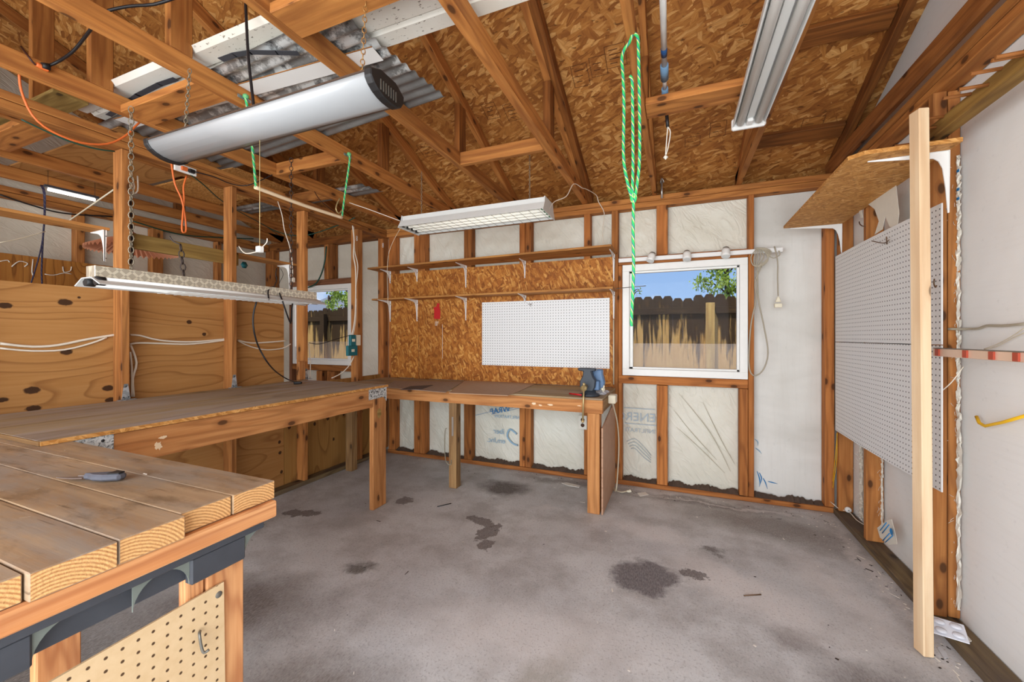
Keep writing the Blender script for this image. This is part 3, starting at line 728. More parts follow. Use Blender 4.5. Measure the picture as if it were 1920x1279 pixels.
# ------------------------------------------------------------------ wall framing, each member a thing
def stud(lo, hi, label, group, mat='stud', name='wall_post', cat='stud', grain=2):
    return board(name, lo, hi, mat, label, cat, group, grain=grain)
GB = 'studs of the back wall'
zt = PLB
for x0, x1, z0, z1, lab, mt in (
    (-3.065, -2.99, 0.04, zt, 'wide corner stud where the plywood partition meets the back wall', 'stud_back'),
    (-2.92, -2.835, 0.04, zt, 'stud at the side edge of the OSB wall sheet, next to the corner stud', 'stud_back'),
    (-2.585, -2.515, 0.04, zt, 'doubled back wall stud over the red tag, first half of the pair', 'stud_back'),
    (-2.510, -2.445, 0.04, zt, 'doubled back wall stud over the red tag, second half of the pair', 'stud_back'),
    (-1.980, -1.895, 0.04, zt, 'single back wall stud between the first two wide wrap panels above the shelves', 'stud_dark'),
    (-1.380, -1.325, 0.04, zt, 'back wall stud above the four-tube lamp end, half of a close pair', 'stud_back'),
    (-1.320, -1.265, 0.04, zt, 'back wall stud beside its twin above the white pegboard', 'stud_back'),
    (-0.762, -0.706, 0.04, zt, 'slim back wall stud behind the electrical outlet and vise bench post', 'stud_back'),
    (-0.520, -0.466, 0.04, zt, 'full-height back wall stud carrying the ends of both long shelves', 'stud_dark'),
    (-0.463, -0.432, 0.04, 1.885, 'jack stud hard against the side of the big window by the shelves', 'stud_back'),
    (-0.150, -0.066, 0.04, 0.868, 'short stud under the big window sill between printed and creased wrap', 'stud_back'),
    (0.455, 0.512, 0.04, 0.868, 'short stud under the big window at the end of the creased wrap', 'stud_back'),
    (0.515, 0.553, 0.04, zt, 'full-height back wall stud between the big window and the tall white panel', 'stud_back'),
    (-0.152, -0.066, 1.955, zt, 'short stud above the big window header between two wrap panels', 'stud_back'),
    (1.000, 1.055, 0.04, zt, 'corner stud between the tall white panel and the pegboard wall', 'stud_back')):
    stud((x0, BY, z0), (x1, SY-0.004, z1), lab, GB, mt)
# small ladder blocks hidden in the bays keep the wrap apart
GS = 'framing of the side room back wall'
for x0, x1, z0, z1, lab, mt in (
    (-4.87, -4.73, 0.04, zt, 'dark corner stud at the far end of the side room back wall', 'stud_dark'),
    (-4.445, -4.40, 0.04, zt, 'reddish stud beside the small window of the side room', 'red_stud'),
    (-3.425, -3.37, 0.04, zt, 'stud on the partition side of the small side room window', 'stud_dark'),
    (-3.865, -3.80, 1.955, zt, 'cripple stud above the small side room window, one of two touching', 'stud'),
    (-3.795, -3.735, 1.955, zt, 'cripple stud above the small window, touching its twin on the partition side', 'stud_dark'),
    (-3.99, -3.90, 0.04, 0.868, 'short stud under the small side room window', 'stud'),
    (-3.82, -3.70, 0.04, 0.868, 'second short stud under the small side room window, nearer the partition', 'stud_dark')):
    stud((x0, BY, z0), (x1, SY-0.004, z1), lab, GS, mt)
board('window_header', (-0.463, BY-0.002, 1.888), (0.512, SY-0.004, 1.953), 'stud_back', 'horizontal header board over the big window behind the white track', 'header')
board('sill_board', (-0.463, BY-0.004, 0.872), (0.512, SY-0.004, 0.940), 'stud_back', 'horizontal wooden sill member directly under the big white window', 'sill board')
board('window_header', (-4.39, BY-0.002, 1.888), (-3.43, SY-0.004, 1.953), 'red_stud', 'reddish header board over the small side room window', 'header')
board('sill_board', (-4.39, BY-0.004, 0.872), (-3.43, SY-0.004, 0.940), 'stud_dark', 'dark sill board under the small side room window', 'sill board')
for i, (x0, x1, z0, z1, lab) in enumerate(((-3.03, -1.30, PLB, 2.408, 'lower top plate of the back wall above the long shelves'), (-1.296, 1.05, PLB, 2.408, 'lower top plate of the back wall above the big window'),
    (-3.03, 1.05, 2.411, PLT, 'upper top plate running the whole back wall of the workshop'))):
    board('top_plate', (x0, BY-(0.002 if i < 2 else 0), z0), (x1, SY-0.004, z1), 'truss', lab, 'top plate', 'top plates of the back wall')
board('top_plate', (FX, BY, PLB), (-3.035, SY-0.004, PLT), 'truss_dark', 'dark top plate of the back wall inside the side room', 'top plate', 'top plates of the back wall')
board('sole_plate', (-2.93, BY-0.004, 0.001), (1.05, SY-0.004, 0.038), 'stud_back', 'dusty bottom plate along the floor of the back wall', 'bottom plate')
sp_ = bpy.data.objects['sole_plate']; rnd = random.Random(77)
for x0, x1 in ((-2.83, -2.59), (-2.44, -1.985), (-1.89, -1.385), (-1.26, -0.767), (-0.425, -0.155), (-0.06, 0.45), (0.56, 0.995)):
    n = int((x1-x0)/0.012); mb = MB(); vs = []
    for i in range(n+1):
        x = x0+(x1-x0)*i/n; h_ = 0.008+0.010*rnd.random()**2+0.006*math.sin(i*0.35)
        vs += [(x, SY-0.080-0.008*rnd.random(), 0.0385), (x, SY-0.045, 0.0385+h_), (x, SY-0.022, 0.0385+h_*1.6)]
    mb.mesh(vs, [(i*3+j, (i+1)*3+j, (i+1)*3+j+1, i*3+j+1) for i in range(n) for j in (0, 1)]); tag(mb.build('dirt_ridge', 'soil_dark', sp_), kind='stuff')
# the wrap that bulges into the bays: thin creased sheets stapled between studs
def wrap_sheet(x0, x1, z0, z1, lab, bulge=0.012, mat='wrap', seed=0, y=SY-0.006, name='house_wrap'):
    rnd = random.Random(seed); nx, nz = 14, 18; mb = MB(); vs = []; uv = []
    ph = [rnd.random()*6 for _ in range(6)]
    for j in range(nz+1):
        for i in range(nx+1):
            u = i/nx; v = j/nz; x = x0+(x1-x0)*u; z = z0+(z1-z0)*v
            e = min(1, 6*min(u, 1-u, v, 1-v)+0.15)
            d = bulge*e*(0.6+0.5*math.sin(9*u+7*v+ph[0])+0.35*math.sin(17*u-12*v+ph[1])+0.3*math.sin(31*(u+v*0.7)+ph[2]))
            if j == 0: z += 0.012*math.sin(i*1.9+ph[3])
            vs.append((x, y-max(0.0, d), z)); uv.append((z+seed*3.1, x+seed))
    fs = [(j*(nx+1)+i, j*(nx+1)+i+1, (j+1)*(nx+1)+i+1, (j+1)*(nx+1)+i) for j in range(nz) for i in range(nx)]
    mb.mesh(vs, fs, uv, smooth=True)
    return tag(mb.build(name, mat), lab, 'house wrap', 'house wrap between the studs')
wraps = {}
for key, a in dict(
    u1=(-2.83, -2.59, 2.0, 2.36, 'narrow white wrap panel above the shelf end nearest the partition'),
    u2=(-2.44, -1.985, 2.0, 2.36, 'creased white wrap panel above the shelf, second from the partition'),
    u3=(-1.89, -1.385, 2.0, 2.36, 'creased white wrap panel above the shelf, third from the partition'),
    u4=(-1.26, -0.767, 2.0, 2.36, 'white wrap panel above the shelf behind the four-tube lamp end'),
    u5=(-0.70, -0.525, 2.0, 2.36, 'narrow white wrap strip with a hanging cable above the shelf end'),
    w1=(-0.46, -0.157, 1.975, 2.36, 'wrap panel above the big window behind the green rope'),
    w2=(-0.06, 0.51, 1.975, 2.36, 'wide torn wrap panel above the big window'),
    b1=(-2.83, -2.59, 0.07, 0.72, 'white wrap panel under the back bench in the corner'),
    b2=(-2.44, -1.985, 0.06, 0.72, 'white wrap panel under the back bench beside the middle bench post'),
    b3=(-1.89, -1.385, 0.07, 0.72, 'wrap panel under the back bench with torn blue printing'),
    b4=(-1.26, -0.767, 0.06, 0.72, 'blank cream wrap panel under the back bench beside the outlet'),
    c1=(-0.425, -0.155, 0.08, 0.865, 'narrow wrap panel with mirrored grey lettering under the big window'),
    c2=(-0.06, 0.45, 0.07, 0.865, 'wide wrap panel with diagonal dark creases under the big window')).items():
    wraps[key] = wrap_sheet(*a, seed=len(wraps)+1)
tp_ = wrap_sheet(0.56, 0.995, 0.06, 2.36, 'tall grained white panel between the big window and the corner', 0.004, 'wrap_grain', 40)
# printing on the wrap, seen from its reverse so the words run mirrored
R1, U1 = (1, 0, 0), (0, 0, 1)
yt = SY-0.033
for a in (((0.585, 0.22), (0.60, 0.17), (0.605, 0.13), (0.60, 0.10)), ((0.60, 0.21), (0.615, 0.17), (0.61, 0.13)), ((0.625, 0.17), (0.64, 0.14), (0.655, 0.09)), ((0.66, 0.15), (0.69, 0.145), (0.72, 0.14)), ((0.575, 0.40), (0.60, 0.38), (0.615, 0.36)), ((0.57, 0.47), (0.59, 0.45), (0.59, 0.42))):
    MB().tube([(q[0], SY-0.0125, q[1]) for q in a], lambda t: 0.001+0.003*math.sin(math.pi*min(1, t+0.1)), 5).build('printed_smear', 'blue_print' if a[0][1] < 0.3 else 'ink_blue', tp_)
p = wraps['c1']
text_part('lettering', 'ENERG', 0.105, 'ink_grey', (-0.160, yt, 0.545), R1, U1, p, True)
text_part('lettering', 'INFILTRATI', 0.05, 'ink_grey', (-0.165, yt, 0.448), R1, U1, p, True)
mb = MB(); mb.box((-0.42, yt-0.0004, 0.650), (-0.17, yt, 0.657)); mb.build('printed_line', 'ink_grey', p)
mb = MB(); mb.box((-0.42, yt-0.0004, 0.515), (-0.16, yt, 0.522)); mb.build('printed_line', 'ink_grey', p)
for q in range(4): MB().tube([(-0.40+0.012*q, yt, 0.36-0.02*q), (-0.33, yt, 0.39-0.028*q), (-0.26, yt, 0.33-0.03*q), (-0.2, yt, 0.26-0.02*q)], 0.003, 4).build('printed_swirl', 'ink_grey', p)
p = wraps['b3']
text_part('lettering', 'WRAP', 0.08, 'blue_print', (-1.50, yt, 0.545), (0.95, 0, 0.20), (-0.1, 0, 0.98), p, True)
text_part('lettering', 'INFILTRATION', 0.042, 'ink_blue', (-1.39, yt, 0.475), R1, U1, p, True)
text_part('lettering', 'iber', 0.075, 'ink_blue', (-1.56, yt, 0.315), R1, U1, p, True)
text_part('lettering', 'em,Inc.', 0.07, 'ink_blue', (-1.55, yt, 0.225), R1, U1, p, True)
MB().tube([(-1.43, yt, 0.33), (-1.50, yt, 0.37), (-1.53, yt, 0.30), (-1.48, yt, 0.24), (-1.42, yt, 0.22)], 0.009, 6).build('printed_swirl', 'ink_blue', p)
mb = MB()
for a, b in (((-1.88, 0.478), (-1.62, 0.553)), ((-1.70, 0.50), (-1.42, 0.60)), ((-1.40, 0.585), (-1.55, 0.54))): mb.beam((a[0], yt-0.002, a[1]), (b[0], yt-0.002, b[1]), 0.002, 0.012, (0, 1, 0))
mb.build('torn_strip', 'blue_print', p)
p = wraps['c2']
for a in (((0.02, 0.80), (0.25, 0.50), (0.40, 0.20)), ((0.0, 0.52), (0.18, 0.36), (0.36, 0.18)), ((-0.02, 0.66), (0.12, 0.48), (0.3, 0.28)), ((0.2, 0.74), (0.33, 0.45), (0.43, 0.26))):
    MB().tube([(q[0], yt+0.006, q[1]) for q in a], lambda t: 0.0008+0.0022*math.sin(math.pi*t), 5).build('wrap_crease', 'crease', p)

# partition framing
GP = 'studs of the plywood partition'
for y0, y1, lab in ((0.665, 0.703, None),
    (1.274, 1.312, 'partition stud standing nearest the metal-capped bench end, with a steel hinge strap at its foot'),
    (1.887, 1.925, 'middle partition stud, a steel hinge strap at its foot on the bench'),
    (2.490, 2.530, 'partition stud beside the hanging diamond-plate lamp end and small window'),
    (3.115, 3.180, 'partition stud carrying the teal boxes next to the small window')):
    if lab is None: lab = 'partition stud behind the thick plank bench'
    stud((PB, y0, 0.04), (PX, y1, 2.352), lab, GP)
for i, (x0, x1, z0, z1, lab) in enumerate(((PB, PX, 2.355, 2.395, 'lower top plate resting on the partition studs'), (PB, PX, 2.398, 2.440, 'upper top plate of the partition'))):
    board('top_plate', (x0, Y0, z0), (x1, BY-0.006, z1), 'truss', lab, 'top plate', 'top plates of the partition')
board('sole_plate', (PB, Y0, 0.001), (PX, BY-0.01, 0.038), 'sill_dirty', 'dirty bottom plate along the foot of the plywood partition', 'bottom plate')
board('sole_plate', (RX-0.015, Y0, 0.001), (RS-0.004, BY-0.01, 0.038), 'sill_dirty', 'dirty bottom plate along the foot of the pegboard wall', 'bottom plate')
# right wall framing
GR = 'studs of the pegboard wall'
for lo, hi, lab in (((RX+0.002, 3.495, 0.04), (RS-0.004, 3.534, 2.35), 'wall stud tight in the room corner behind the yellow string'),
    ((RX+0.002, 3.05, 0.04), (RS-0.004, 3.09, 2.35), 'wall stud with a torn blue and white wrap scrap at its foot'),
    ((RX-0.008, 2.345, 0.04), (1.098, 2.385, 2.35), 'wall stud behind the leaning board, outer half with the pegboard edge'),
    ((1.106, 2.355, 0.04), (RS-0.004, 2.395, 2.35), 'wall stud behind the leaning board, inner half against the wrap'),
    ((RX, 1.25, 0.04), (RS-0.004, 1.29, 2.35), 'pegboard wall stud beside the photographer')):
    stud(lo, hi, lab, GR)
for z0, z1, lab in ((2.350, 2.392, 'lower top plate over the pegboard wall'), (2.396, 2.440, 'upper top plate over the pegboard wall')):
    board('top_plate', (RX, Y0, z0), (RS-0.004, BY-0.006, z1), 'truss', lab, 'top plate', 'top plates of the pegboard wall')
# side room far wall framing
GF = 'studs of the side room far wall'
for y0, y1, lab in ((0.55, 0.59, 'far wall stud of the side room, seen through the partition above the nearest shelf'), (1.175, 1.21, 'far wall stud of the side room beside the blue rope'), (1.775, 1.83, 'far wall stud left of the pleated shade in the side room'), (2.32, 2.41, 'wide far wall stud behind the pleated shade'),
    (2.93, 2.97, 'far wall stud of the side room near its dark corner')):
    stud((FS+0.004, y0, 0.04), (FX, y1, 2.352), lab.replace(' left of', ' beside'), GF)
for z0, z1, lab in ((2.355, 2.395, 'lower top plate of the side room far wall'), (2.398, 2.44, 'upper top plate of the side room far wall')):
    board('top_plate', (FS+0.004, Y0, z0), (FX, BY-0.004, z1), 'truss', lab, 'top plate', 'top plates of the side room far wall')

# ------------------------------------------------------------------ roof trusses
GT = 'roof trusses'
CB = 2.458
def truss(x, lab, w=0.038, mat='truss', dmat='truss_dark', two_ply=False, king=True, chord_h=0.089, cb=CB):
    t = empty('roof_truss', (x, RID, cb), lab, 'truss', GT)
    MB().beam((x, Y0, cb+chord_h/2), (x, SY, cb+chord_h/2), w, chord_h).build('bottom_chord', mat, t, 0.003)
    for s_ in (1, -1):
        ye = 3.60 if s_ > 0 else 2*RID-3.60
        y_in = RID
        a = Vector((x, ye, roofz(3.60)+0.0455)); b = Vector((x, y_in, roofz(RID)+0.0455))
        MB().beam(a, b, w, 0.085).build('top_chord', dmat if s_ < 0 else mat, t, 0.003)
        if two_ply and s_ > 0:
            MB().beam(a+Vector((0.041, 0, 0)), b+Vector((0.041, 0, 0)), w, 0.085).build('top_chord', dmat, t, 0.003)
        yv = 2.46 if s_ > 0 else 2*RID-2.46
        board('web', (x-w/2, yv-0.045, cb+chord_h), (x+w/2, yv+0.045, roofz(2.46)-0.005), 'truss_dark', parent=t, grain=2)
    if king: board('king_post', (x-w/2, RID-0.045, cb+chord_h), (x+w/2, RID+0.045, roofz(RID)-0.01), 'truss', parent=t, grain=2)
    return t
truss(-0.755, 'roof truss over the four-tube lamp, with doubled sloping chord', 0.05, two_ply=True)
truss(-1.402, 'roof truss crossing the corrugated metal sheet and wrap-around lamp end', 0.042)
truss(-2.072, 'roof truss with the steel plate tying the green rope above the wrap-around lamp', 0.042)
truss(-2.735, 'roof truss where the orange cord joins the black plug, next to the partition', 0.042)
truss(-0.168, 'narrow roof truss with the green rope hank hung over it', 0.036)
truss(0.452, 'roof truss carrying the long two-tube ceiling lamp', 0.038)
truss(-3.36, 'first roof truss inside the side room beyond the partition', 0.04)
truss(-4.105, 'second roof truss inside the side room, above the lit tube', 0.04)
truss(-4.63, 'last roof truss over the side room, next to its far wall', 0.04)
t = empty('roof_truss', (1.04, RID, CB), 'end roof truss resting on the top plates of the pegboard wall', 'truss', GT)
MB().beam((1.045, Y0, CB+0.05), (1.045, SY, CB+0.05), 0.045, 0.10).build('bottom_chord', 'stud_dark', t, 0.012)
for s_ in (1, -1):
    ye = 3.60 if s_ > 0 else 2*RID-3.60
    MB().beam((1.045, ye, roofz(3.60)+0.0455), (1.045, RID, roofz(RID)+0.0455), 0.04, 0.085).build('top_chord', 'truss_dark', t, 0.003)
for yv in (1.95, 1.10): board('web', (1.09, yv-0.045, CB+0.1), (1.128, yv+0.045, roofz(yv)-0.005), 'truss_dark', parent=t, grain=2)
# bridging between chords
GK = 'bridging blocks between the trusses'
for x0, x1, y0, y1, z0, z1, lab in (
    (-1.380, -0.781, 2.42, 2.458, 2.458, 2.545, 'bridging block between trusses just before the four-tube lamp'),
    (-2.05, -1.424, 2.06, 2.10, 2.458, 2.545, 'x' ), (-0.148, 0.432, 2.165, 2.31, 2.462, 2.50, 'flat light bridging board under the aluminium pole end'),
    (-2.713, -2.094, 1.17, 1.32, 2.458, 2.496, 'wide flat bridging board above the wrap-around lamp end, where chains hang'),
    (-2.713, -2.094, 2.06, 2.10, 2.458, 2.545, 'bridging block between the green rope ends, near the white tube'),
    (-3.34, -2.757, 2.56, 2.60, 2.458, 2.545, 'bridging block just inside the side room near the back wall'),
    (-3.965, -3.38, 1.02, 1.16, 2.458, 2.496, 'flat bridging board inside the side room with a small hook'),
    (-1.380, -0.781, 1.02, 1.16, 2.458, 2.496, 'flat bridging board overhead, beside the chain of the wrap-around lamp')):
    if lab == 'x': continue
    board('bridging_block', (x0, y0, z0), (x1, y1, z1), 'truss', lab, 'bridging block', GK, grain=0)
# boards lying across under the roof deck, in the bay beside the pegboard wall
for i, (ya, lab) in enumerate(((2.62, 'board across the roof bay over the long two-tube lamp'), (3.28, 'board across the roof bay close to the back wall plate'))):
    z = roofz(ya)+0.072
    MBb = MB().beam((0.475, ya, z), (1.02, ya, z), 0.11, 0.036, (0, 0.355, 0.935))
    tag(MBb.build('roof_bay_board', 'truss_dark', bevel=0.003), lab, 'bridging board', 'boards across the roof bay')

# ------------------------------------------------------------------ outside
fence = empty('wooden_fence', (-3, 6.3, -0.1), 'weathered dog-eared wooden privacy fence seen through both windows', 'fence')
protos = []
for k in range(5):
    rnd = random.Random(k); w = 0.1364; h = 1.93+rnd.uniform(-0.03, 0.03); y = 6.3
    poly = [(-w/2, 0), (w/2, 0), (w/2, h-0.045), (w/2-0.03, h), (-w/2+0.03, h), (-w/2, h-0.045)]
    mb = MB(); mb.prism([(a, b) for a, b in poly], (0, y, 0), (1, 0, 0), (0, 0, 1), (0, 1, 0), 0.018)
    for i in range(len(mb.uv)): mb.uv[i] = [(q[1]+k*3, q[0]) for q in mb.uv[i]]
    protos.append(mb)
def picket_mat():
    k = NT('fence_picket'); v = k.uv(); s_ = k.n('ShaderNodeSeparateXYZ'); k.l(k.geo(), s_.inputs[0])
    q = k.shift(v)
    st = k.noise(k.mapg(q, (1.5, 40, 1)), 1.0, 4, 0.6); big = k.noise(k.mapg(q, (1.6, 16, 1)), 1.0, 4, 0.6)
    c = k.mix(k.ramp(st, (0.3, 0.0), (0.7, 1.0)), srgb(196, 148, 78), srgb(222, 180, 112))
    # mildew: heavy at the exposed top, running down in streaks
    zz = k.math('ADD', s_.outputs[2], k.math('MULTIPLY', k.math('SUBTRACT', big, 0.5), -2.4))
    zz = k.math('ADD', zz, k.math('MULTIPLY', k.math('SUBTRACT', k.rnd(), 0.5), 0.5))
    f = k.ramp(k.math('MULTIPLY', zz, 0.5), (0.55, 0.0), (0.68, 1.0))
    c = k.mix(k.math('MULTIPLY', f, 0.94), c, srgb(50, 36, 26))
    c = k.mix(k.math('MULTIPLY', k.step(big, 0.6, 0.7), 0.35), c, srgb(150, 120, 60))
    return k.done(c, 0.85, 0, 0.15)
M['fpick'] = picket_mat()
pk = []
for k, mb in enumerate(protos):
    o = mb.build('picket', 'fpick', fence, origin=(0, 6.3, 0)); pk.append(o)
x = -8.2; n = 0; first = set()
while x < 3.2:
    k = random.randrange(5)
    o = pk[k] if k not in first else pk[k].copy()
    if k in first: COL.objects.link(o); o.parent = fence
    first.add(k); o.location = (x-fence.location.x, 0, 0.02); x += 0.137; n += 1
for z in (0.35, 1.55): board('rail', (-8.3, 6.235, z+0.05), (3.2, 6.288, z+0.145), 'fpick', parent=fence, grain=0)
for xx in (-6.75, -4.3, -2.0, 0.435, 2.8): board('fence_post', (xx-0.055, 6.14, -0.1), (xx+0.055, 6.232, 1.745), 'picket' if xx != -6.75 else 'fpick', parent=fence, grain=2)
def tree(name, loc, h, r, nleaf, label, size=0.09, lean=0.0):
    rnd = random.Random(int(h*100)+nleaf); t = empty(name, loc, label, 'tree', 'trees beyond the fence')
    L = Vector(loc); mb = MB(); mb.tube([L, L+Vector((lean*0.3, 0, h*0.5)), L+Vector((lean, 0, h))], lambda q: 0.09*(1-q*0.6), 8)
    tips = []
    for i in range(16):
        a = rnd.random()*6.28; z0 = h*(0.55+0.4*rnd.random()); rr = r*(0.55+0.5*rnd.random())
        b = L+Vector((lean*z0/h, 0, z0)); e = b+Vector((math.cos(a)*rr, math.sin(a)*rr, rr*(rnd.random()-0.1)))
        mb.tube([b, (b+e)/2+Vector((0, 0, 0.08)), e], lambda q: 0.022*(1-q*0.8), 5); tips += [b.lerp(e, q) for q in (0.5, 0.8, 1.0)]
    mb.build('trunk', 'bark', t)
    mb = MB()
    for i in range(nleaf):
        c = rnd.choice(tips)+Vector((rnd.gauss(0, r*0.13), rnd.gauss(0, r*0.13), rnd.gauss(0, r*0.13))); s1 = size*(0.6+rnd.random()*0.7)
        R = Euler((rnd.random()*6, rnd.random()*6, rnd.random()*6)).to_matrix()
        mb.face([c+R@Vector(q) for q in ((-s1/2, 0, 0), (0, s1*0.28, 0), (s1/2, 0, 0), (0, -s1*0.28, 0))])
    mb.build('foliage', 'leaf', t)
    return t
tree('leafy_tree', (1.02, 9.2, -0.1), 3.15, 0.62, 2600, 'sunlit yellow-green tree above the fence in the big window', 0.075, -0.1)
tree('leafy_tree', (-11.9, 12.0, -0.1), 3.2, 0.75, 2200, 'round sunlit green tree above the fence in the small window', 0.11)
tree('leafy_tree', (-13.35, 12.5, -0.1), 3.1, 0.35, 300, 'pale green tree beside the neighbouring roof in the small window', 0.08)
tree('leafy_tree', (-0.95, 9.5, -0.1), 2.45, 0.22, 160, 'sparse top of a distant shrub above the fence, big window edge', 0.05)
h = empty('neighbour_house', (-19, 19, -0.1), 'neighbouring house with grey hipped roof in the small window', 'house')
board('house_wall', (-22.4, 17.5, -0.1), (-14.6, 21.7, 2.2), 'vinyl', parent=h)
mb = MB(); a, b, c_, d = (-23.0, 17.0, 2.2), (-13.4, 17.0, 2.2), (-13.4, 22.2, 2.2), (-23.0, 22.2, 2.2); e, f = (-20.6, 19.6, 4.0), (-18.0, 19.6, 4.0)
mb.face([a, b, f, e]); mb.face([b, c_, f]); mb.face([c_, d, e, f]); mb.face([d, a, e]); mb.face([d, c_, b, a]); mb.build('house_roof', 'shingle', h)

# ================================================================== BENCHES
# bench along the partition
BX = -2.055; BT = 0.907
t = empty('partition_bench', (-2.5, 1.6, 0), 'long workbench of worn grey-brown plywood along the partition wall', 'workbench')
mb = MB(); mb.box((PX+0.003, 0.665, BT-0.016), (BX+0.012, 2.475, BT), 1); mb.build('bench_top', 'bench_top', t, 0.002)
mb = MB(); mb.box((BX+0.0125, 0.665, BT-0.0165), (BX+0.0165, 2.475, BT-0.001), 1); mb.build('top_edge', 'osb_shelf', t)
board('apron', (BX-0.030, 0.667, BT-0.150), (BX+0.008, 2.318, BT-0.018), 'bench_wood', parent=t, grain=1)
board('front_leg', (BX-0.030, 2.322, 0.001), (BX+0.008, 2.462, BT-0.018), 'bench_wood', parent=t, grain=2)
board('rear_ledger', (PX+0.003, 0.667, BT-0.11), (PX+0.04, 2.47, BT-0.018), 'bench_wood', parent=t, grain=1)
board('end_rail', (PX+0.045, 2.43, BT-0.11), (BX-0.034, 2.468, BT-0.018), 'bench_wood', parent=t, grain=0)
board('end_rail', (PX+0.045, 0.667, BT-0.11), (BX-0.034, 0.705, BT-0.018), 'bench_wood', parent=t, grain=0)
mb = MB(); mb.prism([(2.275, BT-0.018), (2.464, BT-0.018), (2.464, BT-0.125), (2.43, BT-0.088), (2.275, BT-0.093)], (BX+0.0095, 0, 0), (0, 1, 0), (0, 0, 1), (1, 0, 0), 0.002)
mb.prism([(0, BT-0.018), (0.03, BT-0.018), (0.03, BT-0.12), (0, BT-0.12)], (BX-0.022, 2.4635, 0), (1, 0, 0), (0, 0, 1), (0, 1, 0), 0.002)
mb.build('corner_plate', 'camo', t)['label'] = 'mottled zinc corner plate'
mb = MB(); mb.prism([(0.67, BT-0.018), (0.862, BT-0.018), (0.862, BT-0.092), (0.854, BT-0.1), (0.67, BT-0.1)], (BX+0.0095, 0, 0), (0, 1, 0), (0, 0, 1), (1, 0, 0), 0.002)
mb.build('corner_plate', 'camo', t)['label'] = 'mottled zinc corner plate'
for q in ((2.30, 0.87), (2.36, 0.868), (2.44, 0.87), (2.445, 0.81), (2.3, 0.84), (0.72, 0.875), (0.77, 0.872), (0.83, 0.87)):
    MB().lathe([(0, 0.003), (0.005, 0.002), (0.006, 0)], (BX+0.0106, q[0], q[1]), 'X', 8).build('screw', 'black', t)
mb = MB(); rnd = random.Random(3); pts = [(0.022*math.cos(a)*(0.75+0.4*rnd.random()), 0.036*math.sin(a)*(0.75+0.4*rnd.random())) for a in [i*6.283/22 for i in range(22)]]
mb.prism(pts, (BX+0.009, 2.385, 0.705), (0, 1, 0), (0, 0, 1), (1, 0, 0), 0.002); mb.build('lichen_patch', 'green_board', t)
def smear(parent, o, ax, ay, az, w, h, seed, mat='cream_tube'):
    rnd = random.Random(seed); pts = [(w*math.cos(a)*(0.45+0.6*rnd.random()), h*math.sin(a)*(0.45+0.6*rnd.random())) for a in [i*6.283/20 for i in range(20)]]
    m_ = MB(); m_.prism(pts, o, ax, ay, az, 0.0012); return m_.build('paint_smear', mat, parent)
smear(t, onX(297, 836, BX+0.0085), (0, 1, 0), (0, 0, 1), (1, 0, 0), 0.016, 0.022, 4)
smear(t, onX(305, 820, BX+0.0085), (0, 1, 0), (0, 0, 1), (1, 0, 0), 0.018, 0.008, 5)
board('end_edge', (PX+0.004, 0.660, BT-0.0155), (BX+0.012, 0.6645, BT-0.0005), 'bench_old', parent=t, grain=0, bevel=0)
# post under the bench near the corner with a dark split
# back bench
t = empty('back_bench', (-1.6, 3.2, 0), 'workbench along the back wall under the white pegboard, carrying the vise', 'workbench')
BF = 2.876; BH = 0.832
mb = MB(); mb.box((PX+0.01, BF-0.005, BH-0.014), (-0.484, BY-0.03, BH), 0); mb.build('bench_top', 'bench_top_back', t, 0.002)
board('apron', (PX+0.06, BF, BH-0.110), (-0.484, BF+0.038, BH-0.0145), 'bench_wood', parent=t, grain=0)
for u, v, w, h, sd in ((1001, 757, 0.020, 0.014, 1), (1013, 760, 0.016, 0.008, 2), (1032, 759, 0.028, 0.007, 3), (1086, 761, 0.016, 0.004, 6)):
    smear(t, onY(u, v, BF-0.0006), (1, 0, 0), (0, 0, 1), (0, 1, 0), w, h, sd)
mb = MB(); mb.box((-0.522, BF+0.0395, BH-0.105), (-0.484, BY-0.03, BH-0.0145), 1); mb.build('end_rail', 'wrap_grain' if False else 'bench_old', t, 0.002)
board('front_leg', (-0.594, BF+0.002, 0.001), (-0.506, BF+0.088, BH-0.1105), 'bench_wood', parent=t, grain=2)
board('middle_leg', (-1.772, BF+0.042, 0.001), (-1.70, BF+0.118, BH-0.1105), 'bench_old', parent=t, grain=2)
board('corner_leg', (-2.905, 2.918, 0.001), (-2.83, 2.99, BH-0.1105), 'bench_old', parent=t, grain=2)
board('back_ledger', (PX+0.02, BY-0.032-0.038, BH-0.1), (-0.53, BY-0.032, BH-0.0145), 'bench_wood', parent=t, grain=0)
mb = MB(); mb.tube([(-1.79, 2.915, 0.50), (-1.80, 2.905, 0.48), (-1.80, 2.90, 0.33), (-1.79, 2.905, 0.22), (-1.75, 2.912, 0.20), (-1.745, 2.912, 0.24)], 0.004, 6)
tag(mb.build('wire_hook', 'chain'), 'bent steel wire handle on the middle leg of the back bench', 'hook')
mb = MB(); mb.box((-1.742, 2.9145, 0.44), (-1.726, 2.9175, 0.60)); tag(mb.build('metal_strap', 'steel'), 'narrow steel strap screwed on the middle leg of the back bench', 'strap')
